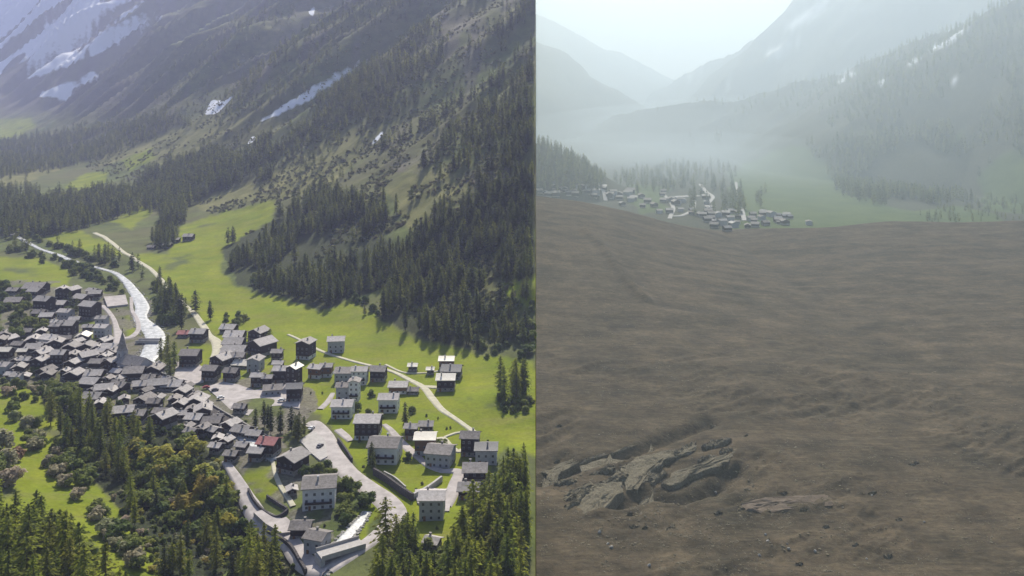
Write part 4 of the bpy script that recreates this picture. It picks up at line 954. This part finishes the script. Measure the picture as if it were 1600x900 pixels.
def ff(*a, **k):
    A = forest(*a, **k); FL.append((a[0], a[4], A)); return A
ff('dark conifer forest above the meadow', [FOREST['block']], 6.4, (15, 23), 'con', 201, dens=.8, nz=(.40, .05, 38))
ff('conifer forest wedge above the meadow', [FOREST['wedge']], 7.4, (13, 21), 'con', 202, nz=(.50, .05, 50))
ff('conifer belt above the upper river', [FOREST['band'], FOREST['clump']], 7, (15, 23), 'con', 203, nz=(.33, .05, 90))
ff('distant conifer belt up the valley', [FOREST['farband']], 9, (14, 20), 'con', 204, nz=(.36, .05, 120))
SL = [(380, 260), (480, 150), (560, 60), (640, -20), (845, -20), (845, 300), (700, 345), (600, 360), (560, 300), (480, 320), (420, 300)]
def slope(zone, poly, step, seed, keep_lo, ymax=3200):
    A = forest(zone, [poly], step, (12, 21), 'con', seed, ymax=ymax)
    X, Y = A[:, 0], A[:, 1]; d = up_d(X, Y); t_ = -.62*X+.78*Y; wob = 60*fbm(X/260, Y/260, 2, 3)
    r_ = 1-np.abs(2*vn((t_+wob)/150, d/900, 5)-1); r2 = 1-np.abs(2*vn((t_+wob)/58, d/420, 9)-1)
    s = .6*r_+.5*r2+.5*(fbm(X/50, Y/50, 2, 77)-.5)
    R = np.random.default_rng(seed); m_ = s > keep_lo+R.uniform(-.12, .12, len(X))
    FL.append((zone, 'con', A[m_]))
slope('conifers striping the spurs of the mountain side', SL, 7.0, 205, .95)
slope('thin conifers high on the blue mountain side', [(150, 200), (330, 60), (420, -20), (640, -20), (560, 60), (470, 170), (330, 200)], 11, 206, .90, 5000)
slope('conifers on the middle slope', FOREST['midslope'], 9.5, 207, .78)
# right-hand hazy woods
FR = []
def fr(*a, **k):
    A = forest(*a, side=1, **k); FR.append(A)
fr('k', [[(838, 215), (885, 235), (945, 285), (925, 305), (838, 300)]], 7, (14, 22), 'con', 301, ymin=1150, ymax=1900)
fr('k', [[(1060, 262), (1150, 262), (1150, 335), (1080, 335), (1075, 300)]], 13, (14, 26), 'con', 302, ymin=1200, ymax=2300, dens=.2)
fr('k', [[(1230, 240), (1330, 215), (1480, 200), (1545, 260), (1520, 310), (1400, 330), (1310, 300), (1290, 250)]], 9, (16, 26), 'con', 303, ymin=1150, ymax=2600, nz=(.42, .05, 120))
fr('k', [[(1000, 172), (1150, 152), (1340, 104), (1600, -20), (1610, 240), (1400, 230), (1180, 235), (1050, 215)]], 13, (14, 24), 'con', 304, ymin=1300, ymax=3300, nz=(.47, .06, 150))
fr('k', [[(1440, 330), (1600, 300), (1600, 345), (1440, 350)]], 9, (6, 14), 'con', 305, ymin=1140, ymax=1700, dens=.3)
fr('k', [[(1140, 300), (1160, 300), (1170, 335), (1145, 340)], [(1178, 300), (1190, 300), (1190, 330), (1178, 330)], [(960, 280), (1040, 262), (1080, 262), (1080, 296), (1000, 300)]], 10, (14, 24), 'con', 306, ymin=1200, ymax=2300, dens=.5)

for T in TREES: T[2] = hz(T[0], T[1])-.2
# individuals: the conifers that show largest; the rest are one wood
cons = [(T[3]/T[1]*F, T[0], T[1], T[2], T[3], T[4], T[5]) for T in TREES if T[4] in ('con', 'conf')]
for zone, kind, A in FL:
    for r_ in A: cons.append((r_[3]/r_[1]*F, r_[0], r_[1], r_[2]-.3, r_[3], kind, zone))
def inview(x, y, z, h):
    a, b_ = proj(x, y, z+h); a0, b0 = proj(x, y, z); return -5 < a < 1605 and b_ < 893 and b0 > -5
vis = [c_ for c_ in cons if inview(c_[1], c_[2], c_[3], c_[4])]
vis.sort(key=lambda c_: -c_[0]); ind = vis[:285]; sel = set(id(c_) for c_ in ind)
rest = [c_ for c_ in cons if id(c_) not in sel]
SP = {}
def plant(name, x, y, z, h, tri, label, cat, group, parts=True, sxy=1.0):
    v_ = tri; rz = rnd.random()*6.28
    if parts:
        r_ = empty(name, (x, y, z), rz); r_.scale = (h*sxy, h*sxy, h)
        for nm, me in (('crown', v_[0]), ('trunk', v_[1])):
            o = bpy.data.objects.new(nm, me); COL.objects.link(o); o.parent = r_
    else:
        r_ = bpy.data.objects.new(name, v_[2]); COL.objects.link(r_); r_.location = (x, y, z); r_.rotation_euler = (0, 0, rz); r_.scale = (h*sxy, h*sxy, h)
    tag(r_, label, cat, group); return r_
for c_ in ind:
    s, x, y, z, h, kd, zone = c_
    plant('conifer_tree', x, y, z, h, rnd.choice(CONF if kd == 'conf' else CON), ('one of the ' + zone), 'tree', zone, s > 42, min(rnd.uniform(.85, 1.2), (abs(x)-.3)/.29/h))
byz = {}
for o in COL.objects:
    if o.name.startswith('conifer_tree') and o.parent is None: byz.setdefault(o['group'], []).append(o)
for zn, L in byz.items():
    if len(L) <= 20:
        L.sort(key=lambda o: o.location.x/o.location.y)
        for i, o in enumerate(L): o['label'] = f'{ORD[i]} from left of the {zn}'
brd = [(T[3]/T[1]*F, *T[:4], T[4], T[5]) for T in TREES if T[4].startswith('leaves')]
brd.sort(key=lambda c_: -c_[0]); bi = [c_ for c_ in brd if inview(c_[1], c_[2], c_[3], c_[4])][:285]; bsel = set(id(c_) for c_ in bi)
for c_ in bi:
    s, x, y, z, h, kd, zone = c_
    plant('leafy_tree' if h > 7 else 'shrub', x, y, z, h, rnd.choice(BR[kd]), 'one of the '+zone, 'tree' if h > 7 else 'shrub', zone, s > 16, rnd.uniform(1.0, 1.35))
byz = {}
for o in COL.objects:
    if o.name.split('.')[0] in ('leafy_tree', 'shrub') and o.parent is None: byz.setdefault(o['group'], []).append(o)
for zn, L in byz.items():
    if len(L) <= 20:
        L.sort(key=lambda o: o.location.x/o.location.y)
        for i, o in enumerate(L): o['label'] = f'{ORD[i]} from left of the {zn}'
brest = [c_ for c_ in brd if id(c_) not in bsel]

def gn_scatter(name, pts, variants, label, kind='stuff'):
    """pts: rows x, y, z, scale, width, pick"""
    A = np.array(pts, float); me = bpy.data.meshes.new(name); me.vertices.add(len(A)); me.vertices.foreach_set('co', A[:, :3].ravel().astype(np.float32))
    for i, nm in ((3, 'scl'), (4, 'wid'), (5, 'pick')):
        a = me.attributes.new(nm, 'INT' if nm == 'pick' else 'FLOAT', 'POINT'); a.data.foreach_set('value', A[:, i].astype(np.int32 if nm == 'pick' else np.float32))
    a = me.attributes.new('rotz', 'FLOAT', 'POINT'); a.data.foreach_set('value', RNG.uniform(0, 6.28, len(A)).astype(np.float32))
    o = link(name, me); tag(o, label, kind=kind)
    ng = bpy.data.node_groups.new(name, 'GeometryNodeTree')
    ng.interface.new_socket('Geometry', in_out='INPUT', socket_type='NodeSocketGeometry'); ng.interface.new_socket('Geometry', in_out='OUTPUT', socket_type='NodeSocketGeometry')
    gi = ng.nodes.new('NodeGroupInput'); go = ng.nodes.new('NodeGroupOutput'); ip = ng.nodes.new('GeometryNodeInstanceOnPoints'); jn = ng.nodes.new('GeometryNodeJoinGeometry')
    for v_ in reversed(variants):
        src = bpy.data.objects.new(name+'_source', v_)
        oi = ng.nodes.new('GeometryNodeObjectInfo'); oi.inputs['Object'].default_value = src; oi.inputs['As Instance'].default_value = True
        ng.links.new(oi.outputs['Geometry'], jn.inputs[0])
    def na(nm, ty='FLOAT'):
        n_ = ng.nodes.new('GeometryNodeInputNamedAttribute'); n_.data_type = ty; n_.inputs[0].default_value = nm; return n_.outputs[0]
    ng.links.new(gi.outputs[0], ip.inputs['Points']); ng.links.new(jn.outputs[0], ip.inputs['Instance']); ip.inputs['Pick Instance'].default_value = True
    ng.links.new(na('pick', 'INT'), ip.inputs['Instance Index'])
    cr = ng.nodes.new('ShaderNodeCombineXYZ'); ng.links.new(na('rotz'), cr.inputs[2]); er = ng.nodes.new('FunctionNodeEulerToRotation'); ng.links.new(cr.outputs[0], er.inputs[0]); ng.links.new(er.outputs[0], ip.inputs['Rotation'])
    cs = ng.nodes.new('ShaderNodeCombineXYZ'); wd = na('wid'); ng.links.new(wd, cs.inputs[0]); ng.links.new(wd, cs.inputs[1]); ng.links.new(na('scl'), cs.inputs[2]); ng.links.new(cs.outputs[0], ip.inputs['Scale'])
    ng.links.new(ip.outputs[0], go.inputs[0])
    md = o.modifiers.new('scatter', 'NODES'); md.node_group = ng
    return o
rows = []
for c_ in rest:
    s, x, y, z, h, kd, zone = c_
    wv = h*rnd.uniform(.9, 1.4)
    wv = min(wv, (abs(x)-.3)/.29)
    if kd == 'conf': p = 7+rnd.randrange(2)
    elif s > 26: p = rnd.randrange(4)
    else: p = 4+rnd.randrange(3)
    rows.append((x, y, z, h, wv, p))
print('conifers', len(cons), 'rest', len(rest), 'broad', len(brd))
gn_scatter('conifer_forest', rows, [c_[2] for c_ in CON]+[c_[2] for c_ in CONLOW]+[CONF[0][2], CONF[1][2]], 'conifer forest covering the sunlit mountain side')
AR = np.concatenate(FR)
gn_scatter('hazy_forest', [(a[0], a[1], a[2]-.3, a[3], min(a[3]*rnd.uniform(.9, 1.3), (abs(a[0])-.3)/.29), rnd.randrange(3)) for a in AR], [c_[2] for c_ in CONLOW], 'faint conifer woods on the hazy valley sides')
# scrub over the open slopes
R_ = np.random.default_rng(401)
n = 42000; U = R_.uniform(-.66, 0, n); Yv = 450*(2600/450)**R_.random(n); Xv = U*Yv; d = up_d(Xv, Yv)
Zv = zL(Xv, Yv); ppx, ppy = proj(Xv, Yv, Zv)
ok = (d > 8) & (Xv < -4) & (fbm(Xv/35, Yv/35, 3, 81) > .46) & (ppy > -10)
for P in GRASS[:1]: ok &= ~pip(P, ppx, ppy)
hs = R_.uniform(1.6, 4.5, n)
rows = [(Xv[i], Yv[i], Zv[i]-.2, hs[i], hs[i]*R_.uniform(1.0, 1.6), int(R_.integers(0, 2))) for i in np.where(ok)[0]]
for c_ in brest: rows.append((c_[1], c_[2], c_[3], c_[4], c_[4]*1.1, 2))
# bushes in the ravine and gardens
n = 7000; U = R_.uniform(-.62, -.02, n); Yv = R_.uniform(300, 900, n); Xv = U*Yv; Zv = zL(Xv, Yv); ppx, ppy = proj(Xv, Yv, Zv)
inw = pip([(45, 600), (120, 640), (240, 650), (330, 710), (400, 800), (470, 900), (240, 900), (170, 770), (80, 650)], ppx, ppy)
inv = pip(VIL, ppx, ppy) | pip([(500, 560), (800, 680), (740, 860), (560, 760), (460, 640)], ppx, ppy)
for i in range(n):
    if inw[i]: rows.append((Xv[i], Yv[i], Zv[i]-.2, rnd.uniform(1.5, 4), rnd.uniform(2, 4), rnd.choice((0, 2, 2, 2, 3, 4))))
    elif inv[i] and i % 8 == 0 and clear(Xv[i], Yv[i], 1.5): rows.append((Xv[i], Yv[i], Zv[i]-.2, rnd.uniform(1, 2.4), rnd.uniform(1.2, 2.6), rnd.choice((0, 2))))
gn_scatter('scrub', rows, [SCR[0][2], SCR[1][2], BR['leaves_green'][0][2], BR['leaves_tan'][1][2], BR['leaves_yellow'][1][2]], 'low scrub and bushes over slopes and banks')
# rubble: on the landslide and along the river
n = 26000; Yv = 260*(1150/260)**R_.random(n); Xv = R_.uniform(.002, .6, n)*Yv; m_ = (Xv > 1.5) & (fbm(Xv/22, Yv/14, 3, 91) > .5)
Xv, Yv = Xv[m_], Yv[m_]; Zv = zR(Xv, Yv)
if not RK[0].materials: RK[0].materials.append(MATS['boulder_pale'])
n = 5200; aa = R_.uniform(838, 1330, n); bb = R_.uniform(730, 900, n); YY_ = HC*F/(bb-YH); XX_ = (aa-CX)*YY_/F; m_ = (fbm(XX_/9, YY_/9, 3, 97) > .46) & (XX_ > 2)
Xv = np.concatenate([Xv, XX_[m_]]); Yv = np.concatenate([Yv, YY_[m_]]); Zv = zR(Xv, Yv)
rk2 = [rock_mesh(s+20, 1) for s in range(3)]
for r_ in rk2: r_.materials.append(MATS['mud_slab'])
gn_scatter('rubble', [(Xv[i], Yv[i], Zv[i], s_*.7, s_, rnd.randrange(3)) for i in range(len(Xv)) for s_ in (rnd.uniform(.12, .4)*rnd.choice((1, 1, 1, 1, 2.2)),)], rk2, 'lumps of earth and stone strewn over the landslide')
rows = []
for (A, wd) in ROADS[:2]:
    for i in range(0, len(A)-1):
        for k in range(5):
            f = rnd.random(); p = A[i]*(1-f)+A[i+1]*f; s = rnd.choice((-1, 1))*wd[i]*rnd.uniform(.38, .62); dd = A[i+1]-A[i]; dd = dd/(np.linalg.norm(dd)+1e-6)
            x, y = p[0]-dd[1]*s, p[1]+dd[0]*s; sz = rnd.uniform(.3, 1.0)
            if x < -3: rows.append((x, y, hz(x, y)+.2, sz*.8, sz, rnd.randrange(2)))
rk3 = [rock_mesh(s+40, 1) for s in range(2)]
for r_ in rk3: r_.materials.append(MATS['boulder_pale'])
gn_scatter('river_stones', rows, rk3, 'pale stones along the river banks')

# ------------------------------------------------------------------ air
def haze(name, x0, x1, y0, y1, z0, z1, dens, col, g, label):
    V, Q = boxes([(x0, x1, y0, y1, z0, z1)]); o = link(name, mesh(name, V, Q)); tag(o, label, kind='stuff')
    m_ = bpy.data.materials.new(name); m_.use_nodes = True; t_ = m_.node_tree; t_.nodes.remove(t_.nodes['Principled BSDF'])
    pv = t_.nodes.new('ShaderNodeVolumePrincipled'); pv.inputs['Color'].default_value = (*col, 1); pv.inputs['Density'].default_value = dens; pv.inputs['Anisotropy'].default_value = g
    t_.links.new(pv.outputs[0], t_.nodes['Material Output'].inputs['Volume']); o.data.materials.append(m_); return o
haze('haze', .01, 5200, -80, 7900, -38, 900, DENS_R, (.74, .87, 1.0), .35, 'grey haze filling the landslide valley')
haze('valley_mist', 1.0, 5100, 1100, 7800, -36, 880, DENS_M, (.74, .87, 1.0), .35, 'denser pale mist lying over the far valley')
haze('haze', -6800, -.10, -80, 8400, -38, 1750, DENS_L, (.60, .66, 1.0), .3, 'thin blue air over the sunlit valley')

def bank(cx, cy, rx, ry, rz, dens, seed, label):
    import bmesh
    bm = bmesh.new(); bmesh.ops.create_icosphere(bm, subdivisions=4, radius=1)
    for v_ in bm.verts:
        k = .82+.36*float(fbm(np.array([v_.co.x*1.6+seed]), np.array([v_.co.y*1.6+v_.co.z]), 3, seed)[0]); v_.co *= k
    me = bpy.data.meshes.new('mist_bank'); bm.to_mesh(me); bm.free()
    o = link('mist_bank', me, None, None, (cx, cy, -5)); o.scale = (rx, ry, rz); tag(o, label, kind='stuff')
    m_ = bpy.data.materials.new('mist_bank'); m_.use_nodes = True; t_ = m_.node_tree; t_.nodes.remove(t_.nodes['Principled BSDF'])
    pv = t_.nodes.new('ShaderNodeVolumePrincipled'); pv.inputs['Color'].default_value = (.78, .90, 1, 1); pv.inputs['Density'].default_value = dens; pv.inputs['Anisotropy'].default_value = .3
    t_.links.new(pv.outputs[0], t_.nodes['Material Output'].inputs['Volume']); me.materials.append(m_); return o
for k_, sc_ in enumerate((1.25, 1.0, .78, .55)):
    bank(640+60*k_, 2950, 640*sc_, 760*sc_, 105*sc_, .00026, 3+k_, 'pale low mist lying in the valley bottom')
for k_, sc_ in enumerate((1.2, .85, .55)):
    bank(330-40*k_, 1950+60*k_, 330*sc_, 300*sc_, 60*sc_, .0004, 13+k_, 'thin mist drifting behind the hazy village')
